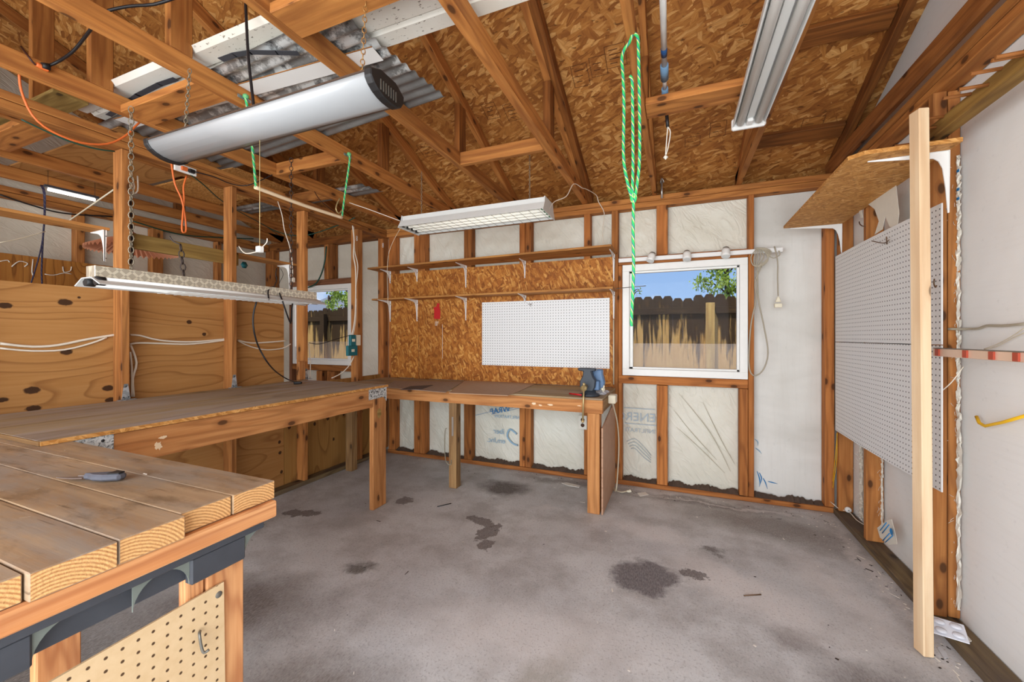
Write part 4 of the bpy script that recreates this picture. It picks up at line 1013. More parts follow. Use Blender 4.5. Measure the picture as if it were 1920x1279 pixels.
# diagonal-boarded panel standing beside the vise bench leg
tb = MB(); tb.prism([(2.88, 0.002), (3.50, 0.002), (3.50, 0.69), (3.40, 0.715), (2.88, 0.62)], (-0.488, 0, 0), (0, 1, 0), (0, 0, 1), (1, 0, 0), 0.012)
def diag():
    k = NT('diagonal_bead_panel'); v = k.obj(); s_ = k.n('ShaderNodeSeparateXYZ'); k.l(v, s_.inputs[0])
    f = k.math('FRACT', k.math('MULTIPLY', k.math('SUBTRACT', s_.outputs[2], s_.outputs[1]), 14)); ln = k.step(f, 0.12, 0.02)
    c = k.mix(k.noise(k.mapg(v, (4, 4, 4)), 3, 4), srgb(206, 168, 140), srgb(176, 132, 102)); c = k.mix(k.math('MULTIPLY', ln, 0.6), c, srgb(112, 74, 54))
    return k.done(c, 0.55)
M['diag'] = diag()
tag(tb.build('grooved_plywood', 'diag', bevel=0.002), 'diagonally grooved wood panel standing beside the bench leg under the vise', 'panel')

# ------------------------------------------------------------------ plank bench near the camera
t = empty('plank_bench', (-1.5, 0.5, 0), 'heavy plank-topped workbench with rough end grain and grey plastic brackets', 'workbench')
PT = 0.890
seams = [(0.745, 0.636), (0.634, 0.527), (0.525, 0.414), (0.412, 0.300), (0.298, 0.186), (0.184, 0.07)]
xr = [-0.986, -0.988, -0.966, -0.962, -0.975, -0.97]
for (ya, yb), x in zip(seams, xr):
    mb = MB(); sk = (ya-0.745)
    mb.box((-2.93, yb+0.0006, PT-0.048), (x, ya-0.0002, PT-random.random()*0.002), 0, endmi=1)
    mb.build('top_plank', ['plank_top', 'end'], t, 0.0018)
board('side_beam', (-1.012, 0.06, PT-0.092), (-0.972, 0.742, PT-0.049), 'fir', parent=t, grain=1, bevel=0.004)
board('side_beam', (-2.9, 0.70, PT-0.092), (-1.016, 0.742, PT-0.049), 'fir', parent=t, grain=0, bevel=0.004)
# grey plastic bracket rail under the beam
br = MB()
br.box((-1.03, 0.10, PT-0.112), (-0.985, 0.715, PT-0.0925), 1)
br.box((-1.028, 0.10, PT-0.165), (-1.018, 0.69, PT-0.112), 1)
br = br.build('bracket_rail', 'dgrey', t, 0.002)
for (ya, yb) in ((0.55, 0.672), (0.18, 0.315)):
    sp = MB(); sp.box((-1.0165, ya, PT-0.172), (-0.992, yb, PT-0.1125)); sp.build('bracket_socket', 'dgrey', br, 0.004)
for y, s_ in ((0.672, 1), (0.55, -1), (0.315, 1), (0.18, -1), (0.45, 1), (0.62, -1)):
    pts = [(0, 0)]+[(s_*0.055*(1-math.sin(a)), -0.052*(1-math.cos(a))) for a in [i*math.pi/2/8 for i in range(9)]][::-1]
    pts = [(0, 0), (s_*0.055, 0)]+[(s_*0.055*(1-math.sin(a)), -0.055*(1-math.cos(a))) for a in [i*math.pi/2/8 for i in range(1, 9)]]
    sp = MB(); sp.prism([(y+p[0], PT-0.1125+p[1]) for p in pts], (-1.0, 0, 0), (0, 1, 0), (0, 0, 1), (1, 0, 0), 0.004); sp.build('gusset', 'greyish', br)
for (ya, yb, x0, x1, nm) in ((0.562, 0.60, -1.062, -1.032, 'leg'), (0.604, 0.692, -1.056, -1.0295, 'leg'), (0.19, 0.235, -1.062, -1.032, 'leg'), (0.11, 0.186, -1.056, -1.0295, 'leg'), (0.52, 0.61, -1.66, -1.62, 'leg'), (0.25, 0.33, -1.66, -1.62, 'leg')):
    board(nm, (x0, ya, 0.001), (x1, yb, PT-0.115), 'fir' if nm == 'leg' else 'fir', parent=t, grain=2)
board('leg_brace', (-1.66, 0.34, PT-0.20), (-1.625, 0.515, PT-0.115), 'dgrey', parent=t, grain=1)
# brown pegboard offcut on the legs
mb = MB(); mb.prism([(0.06, 0.02), (0.640, 0.02), (0.6425, 0.3), (0.638, 0.672), (0.06, 0.650)], (-1.0245, 0, 0), (0, 1, 0), (0, 0, 1), (1, 0, 0), 0.005)
pg = tag(mb.build('brown_pegboard', 'pegtan'), 'rough-edged brown pegboard nailed to the legs of the plank bench', 'pegboard')
MB().lathe([(0, 0.002), (0.007, 0.001), (0.008, 0)], (-1.0215, 0.626, 0.648), 'X', 12).build('nail_head', 'grey_metal', pg)
mb = MB(); mb.tube([onX(375, 1184, -1.02), onX(374, 1190, -1.008), onX(378, 1215, -1.004), onX(383, 1224, -1.0), onX(392, 1218, -0.996)], 0.003, 8)
tag(mb.build('peg_hook', 'grey_metal'), 'grey J-shaped hook in the brown pegboard of the plank bench', 'hook')
# utility knife / scraper lying on the planks
c = onZ(190, 893, PT+0.012); t = empty('utility_knife', c, 'dusty grey-blue folding knife lying open on the plank bench', 'knife')
d = (onZ(245, 893, PT)-onZ(125, 893, PT)).normalized(); n = Vector((-d.y, d.x, 0))
hp = [(-0.045, -0.006), (-0.028, -0.008), (-0.012, -0.016), (0.02, -0.020), (0.04, -0.016), (0.058, -0.012), (0.060, 0.008), (0.045, 0.018), (0.01, 0.016), (-0.02, 0.010), (-0.045, 0.006)]
mb = MB(); mb.prism(hp, c, d, n, (0, 0, 1), 0.017); mb.build('handle', 'tool_grey', t, 0.005)
mb = MB(); mb.prism([(0.028, -0.014), (0.056, -0.010), (0.057, 0.006), (0.03, 0.012)], c+Vector((0, 0, 0.0105)), d, n, (0, 0, 1), 0.004); mb.build('grip_insert', 'black', t, 0.001)
mb = MB(); mb.prism([(-0.12, 0.000), (-0.075, -0.008), (-0.045, -0.006), (-0.045, 0.006), (-0.07, 0.006)], c+Vector((0, 0, -0.004)), d, n, (0, 0, 1), 0.002); mb.build('blade', 'blade', t)
mb = MB(); mb.prism([(-0.07, 0.008), (-0.03, 0.010), (-0.02, 0.018), (-0.045, 0.014)], c+Vector((0, 0, -0.002)), d, n, (0, 0, 1), 0.003); mb.build('blade', 'blade', t)

# steel hinge straps on partition studs
for y, z, lab in ((1.293, 0.0, 'tapered steel hinge strap at the foot of the stud nearest the metal-capped bench end'), (1.906, 0.0, 'tapered steel hinge strap on the middle partition stud'), (2.51, 0.0, 'tapered steel hinge strap on the partition stud next to the small window')):
    mb = MB(); mb.prism([(-0.02, 0), (0.02, 0), (0.009, 0.088), (-0.009, 0.088)], (PX+0.0025, y, BT+0.004), (0, 1, 0), (0, 0, 1), (1, 0, 0), 0.003)
    mb.box((PX+0.001, y-0.042, BT+0.0005), (PX+0.024, y+0.042, BT+0.0035))
    o = tag(mb.build('hinge_strap', 'galv'), lab, 'hinge', 'hinge straps holding the bench to the studs')
    for q in ((-0.011, 0.016), (0.011, 0.016), (0, 0.078)): MB().lathe([(0, 0.002), (0.003, 0.0015), (0.0035, 0)], (PX+0.0045, y+q[0], BT+q[1]), 'X', 8).build('screw', 'black', o)
board('scab_block', (PX+0.001, 2.425, BT+0.001), (PX+0.02, 2.488, BT+0.16), 'bench_wood', 'short wooden block nailed beside the partition stud at the small window', 'block', grain=2)

# ------------------------------------------------------------------ back wall: OSB sheet, shelves, pegboard
mb = MB(); mb.box((-2.873, BY-0.0125, BH+0.002), (-2.515, BY-0.0015, 1.955), 2, uo=(0, 0)); mb.box((-2.512, BY-0.0125, BH+0.002), (-0.506, BY-0.0015, 1.965), 2, uo=(4, 3))
o = tag(mb.build('osb_sheet', 'osb_wall'), 'golden OSB sheet covering the back wall studs behind the shelves', 'wall sheet')
MB().box((-2.5155, BY-0.0135, BH+0.004), (-2.5125, BY-0.0127, 1.62)).build('seam_line', 'ink_dark', o)
MB().box((-2.225, BY-0.0135, 1.05), (-2.222, BY-0.0127, 1.40)).build('pencil_line', 'chip', o)
SH = 'long shelves over the back bench'
for z, y0a, y0b, lab in ((1.985, 3.335, 3.215, 'upper long wooden shelf over the back bench'), (1.662, 3.40, 3.31, 'lower long wooden shelf just above the white pegboard')):
    mb = MB(); th = 0.017
    x0, x1 = (-3.02, -0.475); yb = BY-0.014
    P = [(x0, y0a), (x1, y0b), (x1, yb), (x0, yb)]
    mb.prism(P, (0, 0, z+th/2), (1, 0, 0), (0, 1, 0), (0, 0, 1), th)
    for i in range(len(mb.uv)): mb.uv[i] = [(q[0]*1.0+z*5, q[1]) for q in mb.uv[i]]
    tag(mb.build('wall_shelf', 'shelf_wood', bevel=0.001), lab, 'shelf', SH)
def bracket(name, x, z, arm, leg, label, group, y=BY-0.0135, dirv=(0, -1, 0), wv=(1, 0, 0), w=0.02, mat='bracket'):
    """pressed steel shelf bracket: tapered L with a web"""
    dv = Vector(dirv); o = Vector((x, y, z)) if isinstance(x, float) else Vector(x)
    t_ = MB(); k = 0.30
    prof = [(0, 0), (arm, 0), (arm, -0.004), (arm*0.5, -0.016), (0.05, -0.026), (0.034, -0.040), (0.022, -0.07), (0.012, -leg*0.6), (0.005, -leg), (0, -leg)]
    t_.prism(prof, o, dv, (0, 0, 1), wv, 0.006)
    t_.box((-w/2, 0, -leg), (w/2, 0.0015, 0)); 
    # flanges
    b = len(t_.v)
    W_ = Vector(wv)
    for lo, hi in (((0.0, -leg), (0.002, 0.0)), ((0.0, -0.002), (arm, 0.0))):
        vs = []
        for a in (-w/2, w/2):
            for pz in (lo[1], hi[1]):
                for pd in (lo[0], hi[0]):
                    tap = 1.0
                    if lo[1] == -leg and pz == -leg: tap = 0.45
                    if hi[0] == arm and pd == arm: tap = 0.45
                    vs.append(o+dv*pd+Vector((0, 0, pz))+W_*a*tap)
        t_.mesh(vs, [(0, 1, 3, 2), (4, 6, 7, 5), (0, 4, 5, 1), (2, 3, 7, 6), (0, 2, 6, 4), (1, 5, 7, 3)])
    # drop the helper box (index slice) that was built at the origin
    del t_.v[b-8:b]
    nf = len(prof)+2
    del t_.f[nf:nf+6]; del t_.uv[nf:nf+6]; del t_.mi[nf:nf+6]; del t_.sm[nf:nf+6]
    for i in range(nf, len(t_.f)): t_.f[i] = [q-8 for q in t_.f[i]]
    ob = t_.build(name, mat, bevel=0.001); tag(ob, label, 'shelf bracket', group)
    for dz in (-0.035, -leg+0.018):
        c_ = o+dv*0.0025+Vector((0, 0, dz))+W_*0.006
        s_ = MB(); s_.box(c_-Vector((0.003, 0.003, 0.003)), c_+Vector((0.003, 0.003, 0.003))); s_.build('screw', 'grey_metal', ob)
    return ob
GBU = 'brackets under the upper shelf'; GBL = 'brackets under the lower shelf'
for x, arm, leg, lab in ((-2.885, 0.16, 0.13, 'white bracket at the partition end of the upper shelf'), (-2.535, 0.16, 0.13, 'white bracket second from the partition under the upper shelf'),
    (-1.950, 0.20, 0.22, 'long white bracket third from the partition under the upper shelf'), (-1.320, 0.14, 0.16, 'short white bracket under the upper shelf above the pegboard'), (-0.500, 0.23, 0.23, 'large white bracket at the window end of the upper shelf')):
    bracket('shelf_bracket', x, 1.9845, arm, leg, lab, GBU)
for x, arm, leg, lab in ((-2.885, 0.20, 0.225, 'white bracket at the partition end of the lower shelf'), (-2.535, 0.21, 0.225, 'white bracket beside the red tag under the lower shelf'),
    (-1.950, 0.20, 0.225, 'white bracket under the lower shelf beside the pegboard edge'), (-1.315, 0.19, 0.05, 'half-hidden white bracket of the lower shelf behind the pegboard top'), (-0.500, 0.21, 0.235, 'white bracket at the window end of the lower shelf')):
    bracket('shelf_bracket', x, 1.6615, arm, leg, lab, GBL)
mb = MB(); mb.box((-1.765, BY-0.021, 0.996), (-0.534, BY-0.0155, 1.609), 0, uo=(-1.765+0.0127+1.765, 0)); o = tag(mb.build('white_pegboard', 'peg'), 'white pegboard panel on the OSB sheet above the back bench', 'pegboard')
c = onY(995, 571, BY-0.024); mb = MB(); mb.tube([c+Vector((-0.022, -0.02, 0.004)), c, c+Vector((0.022, -0.02, 0.006))], 0.0016, 6); mb.tube([c+Vector((0, -0.004, 0.008)), c+Vector((0, -0.004, -0.02))], 0.0016, 6)
tag(mb.build('peg_hook', 'rust'), 'small wire hook at the top of the back wall pegboard', 'hook')
# red torn tag
rnd = random.Random(5); ts = MB()
ts.prism([(-0.035, -0.075), (0.04, -0.08), (0.043, 0.0), (0.03, 0.045), (0.035, 0.08), (0.005, 0.085), (-0.005, 0.05), (-0.04, 0.04), (-0.03, 0.0)], onY(819, 584, BY-0.0145), (1, 0, 0), (0, 0, 1), (0, 1, 0), 0.001)
o = tag(ts.build('red_tag', 'red'), 'torn red paper notice stuck on the OSB sheet under the lower shelf', 'tag')
for i in range(4): MB().box((0, 0, 0), (0.045-0.006*i, 0.0006, 0.004)).build('printed_line', 'chip', o, origin=(0, 0, 0)).location = (-0.022, -0.0012, -0.03-0.012*i)
for u, v in ((955, 494), (970, 530), (905, 490)):
    pass
# ------------------------------------------------------------------ track light over the big window
t = empty('track_light', (0.14, BY-0.02, 1.92), 'white track rail with three small spot lamps over the big window', 'track light')
a, b = onY(1160, 489, 3.525), onY(1468, 468, 3.525)
mb = MB(); mb.beam(a, b, 0.02, 0.034); mb.build('track_rail', 'white', t, 0.003)
for u, v, tilt in ((1221, 483, 0.5), (1288, 480, 0.0), (1361, 474, 0.12)):
    c = onY(u, v, 3.475); d = Vector((-math.sin(tilt)*0.5, -0.30, -0.8)).normalized()
    mb = MB(); mb.tube([c-d*0.030, c-d*0.012, c+d*0.012, c+d*0.034], lambda q: 0.029+0.002*q, 16, smooth_path=False); h_ = mb.build('spot_head', 'vinyl', t)
    mb = MB(); mb.tube([c-d*0.042, c-d*0.028], 0.022, 16, smooth_path=False); mb.build('spot_cap', 'grey_metal', h_)
    mb = MB(); mb.tube([c+d*0.0345, c+d*0.036], 0.022, 16, smooth_path=False); mb.build('bulb_face', 'tube_off', h_)
    mb = MB(); mb.tube([c-d*0.02, c+Vector((0, 0.035, 0.0))], 0.007, 8); mb.build('spot_arm', 'white', h_)
# cable bundle on the end of the track
mb = MB(); Q = lambda u, v, y=3.50: onY(u, v, y)
for k in range(5):
    du = 3*k; mb.tube([Q(1416+du, 470), Q(1408+du*2, 482), Q(1412+du, 497), Q(1426, 500-k), Q(1440-du*0.3, 488), Q(1434+du, 472), Q(1420+du, 465)], 0.004, 6, closed=True)
mb.tube([Q(1428, 498), Q(1416, 530), Q(1418, 560), Q(1408, 610), Q(1404, 680), Q(1412, 704), Q(1430, 695), Q(1440, 662), Q(1432, 610), Q(1422, 560), Q(1420, 500)], 0.005, 6)
mb.tube([Q(1440, 478), Q(1450, 484), Q(1462, 478), Q(1460, 470)], 0.004, 6)
tag(mb.build('cable_coil', 'cord_grey'), 'looped grey-white cable hanging from the end of the track rail', 'cable')
t = empty('plug_cable', Q(1456, 560), 'short twisted cord with a square white plug on the tall white panel', 'cord')
MB().tube([Q(1452, 462), Q(1458, 490), Q(1458, 520), Q(1459, 555)], 0.0045, 6).build('cord', 'cord_grey', t)
mb = MB(); mb.box(Q(1459, 573)-Vector((0.024, 0.012, 0.015)), Q(1459, 573)+Vector((0.024, 0.012, 0.015))); mb.prism([(-0.018, 0), (0.018, 0), (0.006, 0.04), (-0.006, 0.04)], Q(1459, 566.5), (1, 0, 0), (0, 0, 1), (0, 1, 0), 0.016); mb.build('plug', 'ivory', t, 0.003)
# rod sticking out past the lower shelf
mb = MB(); mb.tube([Q(1156, 541, 3.3), Q(1211, 536, 3.2)], 0.003, 6); tag(mb.build('steel_rod', 'grey_metal'), 'thin steel rod poking out from the lower shelf end over the window', 'rod')
# bolt hook on top plate
mb = MB(); mb.tube([onY(1241, 340, 3.52), onY(1241, 372, 3.52)], 0.008, 8); mb.tube([onY(1238, 344, 3.52), onY(1241, 334, 3.50), onY(1245, 342, 3.51)], 0.005, 6)
tag(mb.build('eye_bolt', 'steel'), 'steel eye bolt hanging at the back wall plate above the big window', 'bolt')

# ------------------------------------------------------------------ vise and clutter on the back bench
c = Vector((-0.60, 2.985, BH)); t = empty('bench_vise', c, 'blue and grey bench vise with brass handle bolted on the bench end', 'vise')
Bm = MB(); Bm.lathe([(0, 0), (0.075, 0), (0.075, 0.014), (0.05, 0.024), (0.045, 0.05), (0.0, 0.05)], c, 'Z', 24); Bm.build('swivel_base', 'cast', t)
mb = MB(); mb.prism([(-0.05, 0.04), (0.035, 0.04), (0.05, 0.07), (0.055, 0.12), (0.035, 0.15), (0.025, 0.185), (0.055, 0.19), (0.055, 0.208), (-0.075, 0.208), (-0.075, 0.19), (-0.035, 0.185), (-0.04, 0.15), (-0.06, 0.11), (-0.06, 0.07)], c+Vector((0.0, -0.03, 0)), (1, 0, 0), (0, 0, 1), (0, 1, 0), 0.055)
mb.build('front_jaw', 'cast', t, 0.006)
mb = MB(); mb.prism([(-0.045, 0.04), (0.05, 0.04), (0.06, 0.10), (0.045, 0.16), (0.045, 0.195), (-0.045, 0.195), (-0.045, 0.15), (-0.055, 0.09)], c+Vector((0.045, 0.06, 0)), (1, 0, 0), (0, 0, 1), (0, 1, 0), 0.06); mb.build('rear_jaw', 'vise_blue', t, 0.008)
mb = MB(); mb.box(c+Vector((0.02, -0.02, 0.045)), c+Vector((0.075, 0.10, 0.115))); mb.build('slide', 'vise_blue', t, 0.006)
mb = MB(); mb.box(c+Vector((-0.07, -0.003, 0.19)), c+Vector((0.055, 0.004, 0.210))); mb.build('jaw_plate', 'steel', t, 0.001)
mb = MB(); mb.tube([c+Vector((-0.015, -0.055, 0.075)), c+Vector((-0.015, -0.125, 0.07))], 0.016, 14, smooth_path=False); mb.lathe([(0, -0.012), (0.022, -0.010), (0.022, 0.010), (0, 0.012)], c+Vector((-0.015, -0.125, 0.07)), 'Y', 18); mb.build('screw_head', 'brass', t)
mb = MB(); a = c+Vector((-0.012, -0.135, 0.10)); b = c+Vector((-0.018, -0.145, -0.165)); mb.tube([a, b], 0.0065, 10); mb.lathe([(0, -0.011), (0.010, -0.006), (0.011, 0), (0.010, 0.006), (0, 0.011)], b, 'Z', 12); mb.lathe([(0, -0.011), (0.010, -0.006), (0.011, 0), (0.010, 0.006), (0, 0.011)], a, 'Z', 12); mb.build('handle', 'brass', t)
mb = MB(); P = c+Vector((0.085, 0.03, 0.05)); mb.tube([P, P+Vector((0.02, -0.01, 0.0))], 0.012, 10); mb.tube([P+Vector((0.012, 0, -0.02)), P+Vector((0.018, 0, 0.028))], 0.006, 8); mb.build('lock_lever', 'ivory', t)
# red screwdriver
t = empty('screwdriver', (-0.72, 2.97, BH+0.012), 'red screwdriver lying on the bench in front of the vise', 'screwdriver')
a, b = onZ(1068, 738, BH+0.010), onZ(1092, 741, BH+0.012)
MB().tube([a, b], 0.007, 8).build('handle', 'red', t); MB().lathe([(0, -0.014), (0.014, -0.01), (0.014, 0.01), (0, 0.014)], b+Vector((0.008, 0, 0.003)), 'X', 12).build('collar', 'black', t)
# crumpled plastic
def crumple(c, sx, sy, sz, n=10, seed=0):
    rnd = random.Random(seed); vs = []; mb = MB()
    for j in range(n+1):
        for i in range(n+1):
            u, v = i/n-0.5, j/n-0.5; e = max(0, 1-4*max(abs(u), abs(v))**2)
            vs.append((c[0]+u*sx+rnd.uniform(-1, 1)*sx*0.05, c[1]+v*sy+rnd.uniform(-1, 1)*sy*0.05, c[2]+0.002+sz*e*rnd.random()))
    mb.mesh(vs, [(j*(n+1)+i, j*(n+1)+i+1, (j+1)*(n+1)+i+1, (j+1)*(n+1)+i) for j in range(n) for i in range(n)])
    return mb
tag(crumple((-0.565, 3.15, BH), 0.14, 0.20, 0.04, 10, 2).build('plastic_bag', 'plastic_clear'), 'crumpled clear plastic bag on the bench end behind the vise', 'plastic bag')
# white block and cable at the bench end
mb = MB(); mb.box((-0.482, 3.10, BH-0.07), (-0.425, 3.20, BH-0.005)); tag(mb.build('junction_box', 'ivory', bevel=0.006), 'ivory plastic box clipped on the end of the back bench', 'junction box')
e1 = onZ(1175, 921, 0.012)
cable('floor_cable', [(-0.455, 3.15, BH-0.07), (-0.438, 3.28, 0.6), (-0.432, 3.34, 0.42), (-0.435, 3.32, 0.22), (-0.44, 3.24, 0.06), onZ(1150, 914, 0.012), onZ(1156, 920, 0.008), onZ(1166, 923, 0.008), e1], 0.0055, 'cord_cream', 'cream cable dropping from the bench end to the floor', 'cable')
mb = MB(); mb.tube([e1, e1+Vector((0.02, 0.005, 0.0)), e1+Vector((0.032, 0.01, 0.006))], lambda q: 0.008+0.006*q, 10); tag(mb.build('cable_plug', 'ivory'), 'cream plug at the end of the cable on the floor', 'plug')
# thin conduit up beside the osb edge
cable('conduit', [(-0.500, BY-0.02, 0.86), (-0.500, BY-0.02, 1.42)], 0.006, 'cord_cream', 'thin cream cable running straight up the stud beside the bench end', 'cable')
# cardboard sheets
def slab(name, pts, z, th, mat, lab, cat):
    mb = MB(); mb.prism([(p.x, p.y) for p in pts], (0, 0, z+th/2), (1, 0, 0), (0, 1, 0), (0, 0, 1), th)
    return tag(mb.build(name, mat), lab, cat)
slab('cardboard_sheet', [onZ(740, 714, BH+.003), onZ(868, 716, BH+.003), onZ(835, 736, BH+.003), onZ(722, 726, BH+.003)], BH+0.001, 0.003, 'cardboard_dk', 'stained cardboard sheet on the back bench nearest the partition', 'cardboard')
slab('cardboard_sheet', [onZ(872, 714, BH+.003), onZ(1006, 719, BH+.003), onZ(975, 733, BH+.003), onZ(952, 742, BH+.003), onZ(842, 737, BH+.003)], BH+0.001, 0.004, 'cardboard', 'tan cardboard sheet in the middle of the back bench', 'cardboard')
slab('cardboard_flap', [onZ(770, 724, BH+.006), onZ(812, 722, BH+.006), onZ(790, 730, BH+.006), onZ(750, 731, BH+.006)], BH+0.0045, 0.002, 'dgrey', 'dark grey stained flap on the cardboard near the partition', 'cardboard')
# duplex outlet on stud below bench
o_c = Vector((-0.772, BY-0.006, 0.508))
t = empty('wall_outlet', o_c, 'white duplex outlet under the back bench beside the vise leg', 'outlet')
mb = MB(); mb.box(o_c+Vector((-0.038, -0.004, -0.062)), o_c+Vector((0.038, 0.004, 0.062))); mb.build('plate', 'outlet', t, 0.002)
for dz in (0.024, -0.024): MB().lathe([(0, -0.003), (0.017, -0.002), (0.017, 0.001)], o_c+Vector((0, -0.004, dz)), 'Y', 16).build('receptacle', 'brown_recep', t)

# ------------------------------------------------------------------ pegboard wall
GPW = 'white pegboards of the side wall'
def curved_peg(z0, z1, lab, uo):
    n = 12; vs = []; uv = []; mb = MB(); ya, yb = 2.262, 3.485
    for j in range(3):
        for i in range(n+1):
            y = ya+(yb-ya)*i/n; zz0 = z0
            z = (zz0, (z0+z1)/2, z1)[j]; xw = 1.040-0.012*math.sin(math.pi*i/n)
            for dx in (0,): vs.append((xw, y, z)); uv.append((y, z))
    fs = [(j*(n+1)+i, j*(n+1)+i+1, (j+1)*(n+1)+i+1, (j+1)*(n+1)+i) for j in range(2) for i in range(n)]
    k = len(vs); vs2 = [(a+0.005, b, c_) for a, b, c_ in vs]; mb.mesh(vs+vs2, [tuple(reversed(f)) for f in fs]+[tuple(q+k for q in f) for f in fs]+
        [(i, k+i, k+i+1, i+1) for i in range(n)]+[(2*(n+1)+i+1, k+2*(n+1)+i+1, k+2*(n+1)+i, 2*(n+1)+i) for i in range(n)]+[(j*(n+1), (j+1)*(n+1), k+(j+1)*(n+1), k+j*(n+1)) for j in range(2)]+[(j*(n+1)+n, k+j*(n+1)+n, k+(j+1)*(n+1)+n, (j+1)*(n+1)+n) for j in range(2)], uv+uv)
    return tag(mb.build('white_pegboard', 'peg'), lab, 'pegboard', GPW)
curved_peg(1.238, 1.838, 'upper white pegboard of the side wall beside the leaning board', 0)
curved_peg(0.612, 1.234, 'lower white pegboard of the side wall, under the seam', 0)
h_ = onX(1660, 455, 1.03)
mb = MB(); a, b, e = onX(1635, 452, 1.0), onX(1657, 456, 1.02), onX(1667, 450, 1.0); mb.tube([a, b, e], 0.0025, 6); mb.tube([onX(1662, 444, 1.01), onX(1663, 458, 1.025)], 0.0025, 6)
tag(mb.build('peg_hook', 'rust'), 'double wire hook near the top of the upper side wall pegboard', 'hook')
mb = MB(); mb.tube([onX(1611, 416, 1.04), onX(1612, 420, 1.02), onX(1617, 424, 1.0), onX(1622, 424, 1.0)], 0.003, 6); tag(mb.build('bent_nail', 'rust'), 'bent dark nail just above the side wall pegboard', 'nail')
mb = MB(); mb.tube([onX(1752, 523, 1.02), onX(1751, 532, 1.015), onX(1754, 539, 1.015), onX(1756, 535, 1.015)], 0.0025, 6); tag(mb.build('wire_loop', 'rust'), 'small wire loop on the pegboard edge behind the leaning board', 'hook')
# corner shelf
t = empty('side_wall_shelf', (0.87, 2.8, 2.045), 'OSB shelf high on the pegboard wall with a clipped corner', 'shelf')
mb = MB(); mb.prism([(RX-0.004, 3.43), (0.712, 3.40), (0.700, 2.20), (0.745, 2.155), (RX-0.004, 2.155)], (0, 0, 2.058), (1, 0, 0), (0, 1, 0), (0, 0, 1), 0.018); mb.build('shelf_board', 'osb_shelf', t, 0.001)
for y, arm, leg, lab in ((3.41, 0.30, 0.20, 'long white bracket under the corner end of the high OSB shelf'), (2.24, 0.27, 0.26, 'white bracket under the high OSB shelf, crossing behind the leaning board')):
    bracket('shelf_bracket', (RX-0.006, y, 2.0485), 0, arm, leg, lab, 'brackets of the high OSB shelf', dirv=(-1, 0, 0), wv=(0, 1, 0))
# leaning light board
mb = MB(); mb.beam((0.915, 2.095, 0.0), (0.909, 2.105, 2.19), 0.05, 0.036, (0, 1, 0))
lo_ = MB(); lo_.beam((0.917, 2.110, 0.004), (0.905, 2.115, 2.182), 0.038, 0.052, (0.25, -1, 0)); tag(lo_.build('leaning_board', 'fresh', bevel=0.004), 'tall pale pine board standing on the floor against the high shelf', 'board')
# ledger with pegs
t = empty('peg_rail', (1.03, 1.75, 2.11), 'weathered tool rail with dark wooden pegs high on the side wall', 'peg rail')
board('rail', (1.0, 1.2, 2.112), (RX-0.003, 2.335, 2.168), 'ledger', parent=t, grain=1)
for u, v in ((1768, 235), (1754, 247), (1819, 198), (1877, 147), (1852, 163), (1922, 109), (1930, 88), (1716, 268), (1714, 281)):
    p = onX(u, v, 0.998); p.z = 2.15+(0.012 if v in (235, 198, 147) else -0.006)
    mb = MB(); mb.tube([(1.0, p.y, p.z), (0.925, p.y+0.004, p.z+0.002)], 0.0065, 8); mb.build('peg', 'stud_dark', t)
# receptacle strip
t = empty('outlet_strip', (1.04, 2.0, 1.205), 'long metal outlet strip with rust-red sockets on the side wall', 'power strip')
board('strip_body', (1.03, 1.2, 1.188), (1.052, 2.30, 1.221), 'strip', parent=t, grain=1, bevel=0.002)
for y in (2.262, 2.085, 1.945, 1.835, 1.72, 1.6):
    board('receptacle', (1.024, y-0.013, 1.190), (1.030, y+0.013, 1.219), 'red_recep', parent=t, bevel=0.001)
board('strip_edge', (1.029, 1.2, 1.2212), (1.053, 2.30, 1.2235), 'grey_metal', parent=t, grain=1, bevel=0)
# cables on the side wall
SXc = 1.135
cable('wall_cable', [onX(1778, 617, 1.10), onX(1812, 617, SXc), onX(1835, 616, SXc), onX(1850, 611, SXc), onX(1880, 611, SXc), onX(1925, 607, SXc)], 0.005, 'cord_grey', 'worn grey cable across the side wall above the outlet strip', 'cable')
mb = MB()
for o_ in (0, 4): mb.tube([onX(1845, 656-o_/3, SXc), onX(1868, 650-o_, SXc), onX(1895, 636-o_, SXc), onX(1925, 622-o_*2.5, SXc)], 0.0016, 5)
tag(mb.build('thin_wire', 'cord_cream'), 'pair of thin wires rising from the outlet strip along the side wall', 'wire')
cable('string_end', [onX(1765, 734, 1.05), onX(1785, 716, 1.06), onX(1806, 688, 1.09)], 0.002, 'cord_white', 'short white string hanging across the stud below the outlet strip', 'string')
t = empty('bent_bar', onX(1850, 790, 1.12), 'yellow painted bent bar hooked on the wrapped side wall', 'bar')
mb = MB(); mb.tube([onX(1831, 781, 1.125), onX(1836, 793, 1.12), onX(1847, 799, 1.118), onX(1880, 792, 1.118), onX(1925, 779, 1.118)], 0.006, 8, smooth_path=False); mb.build('bar', 'yellow', t)
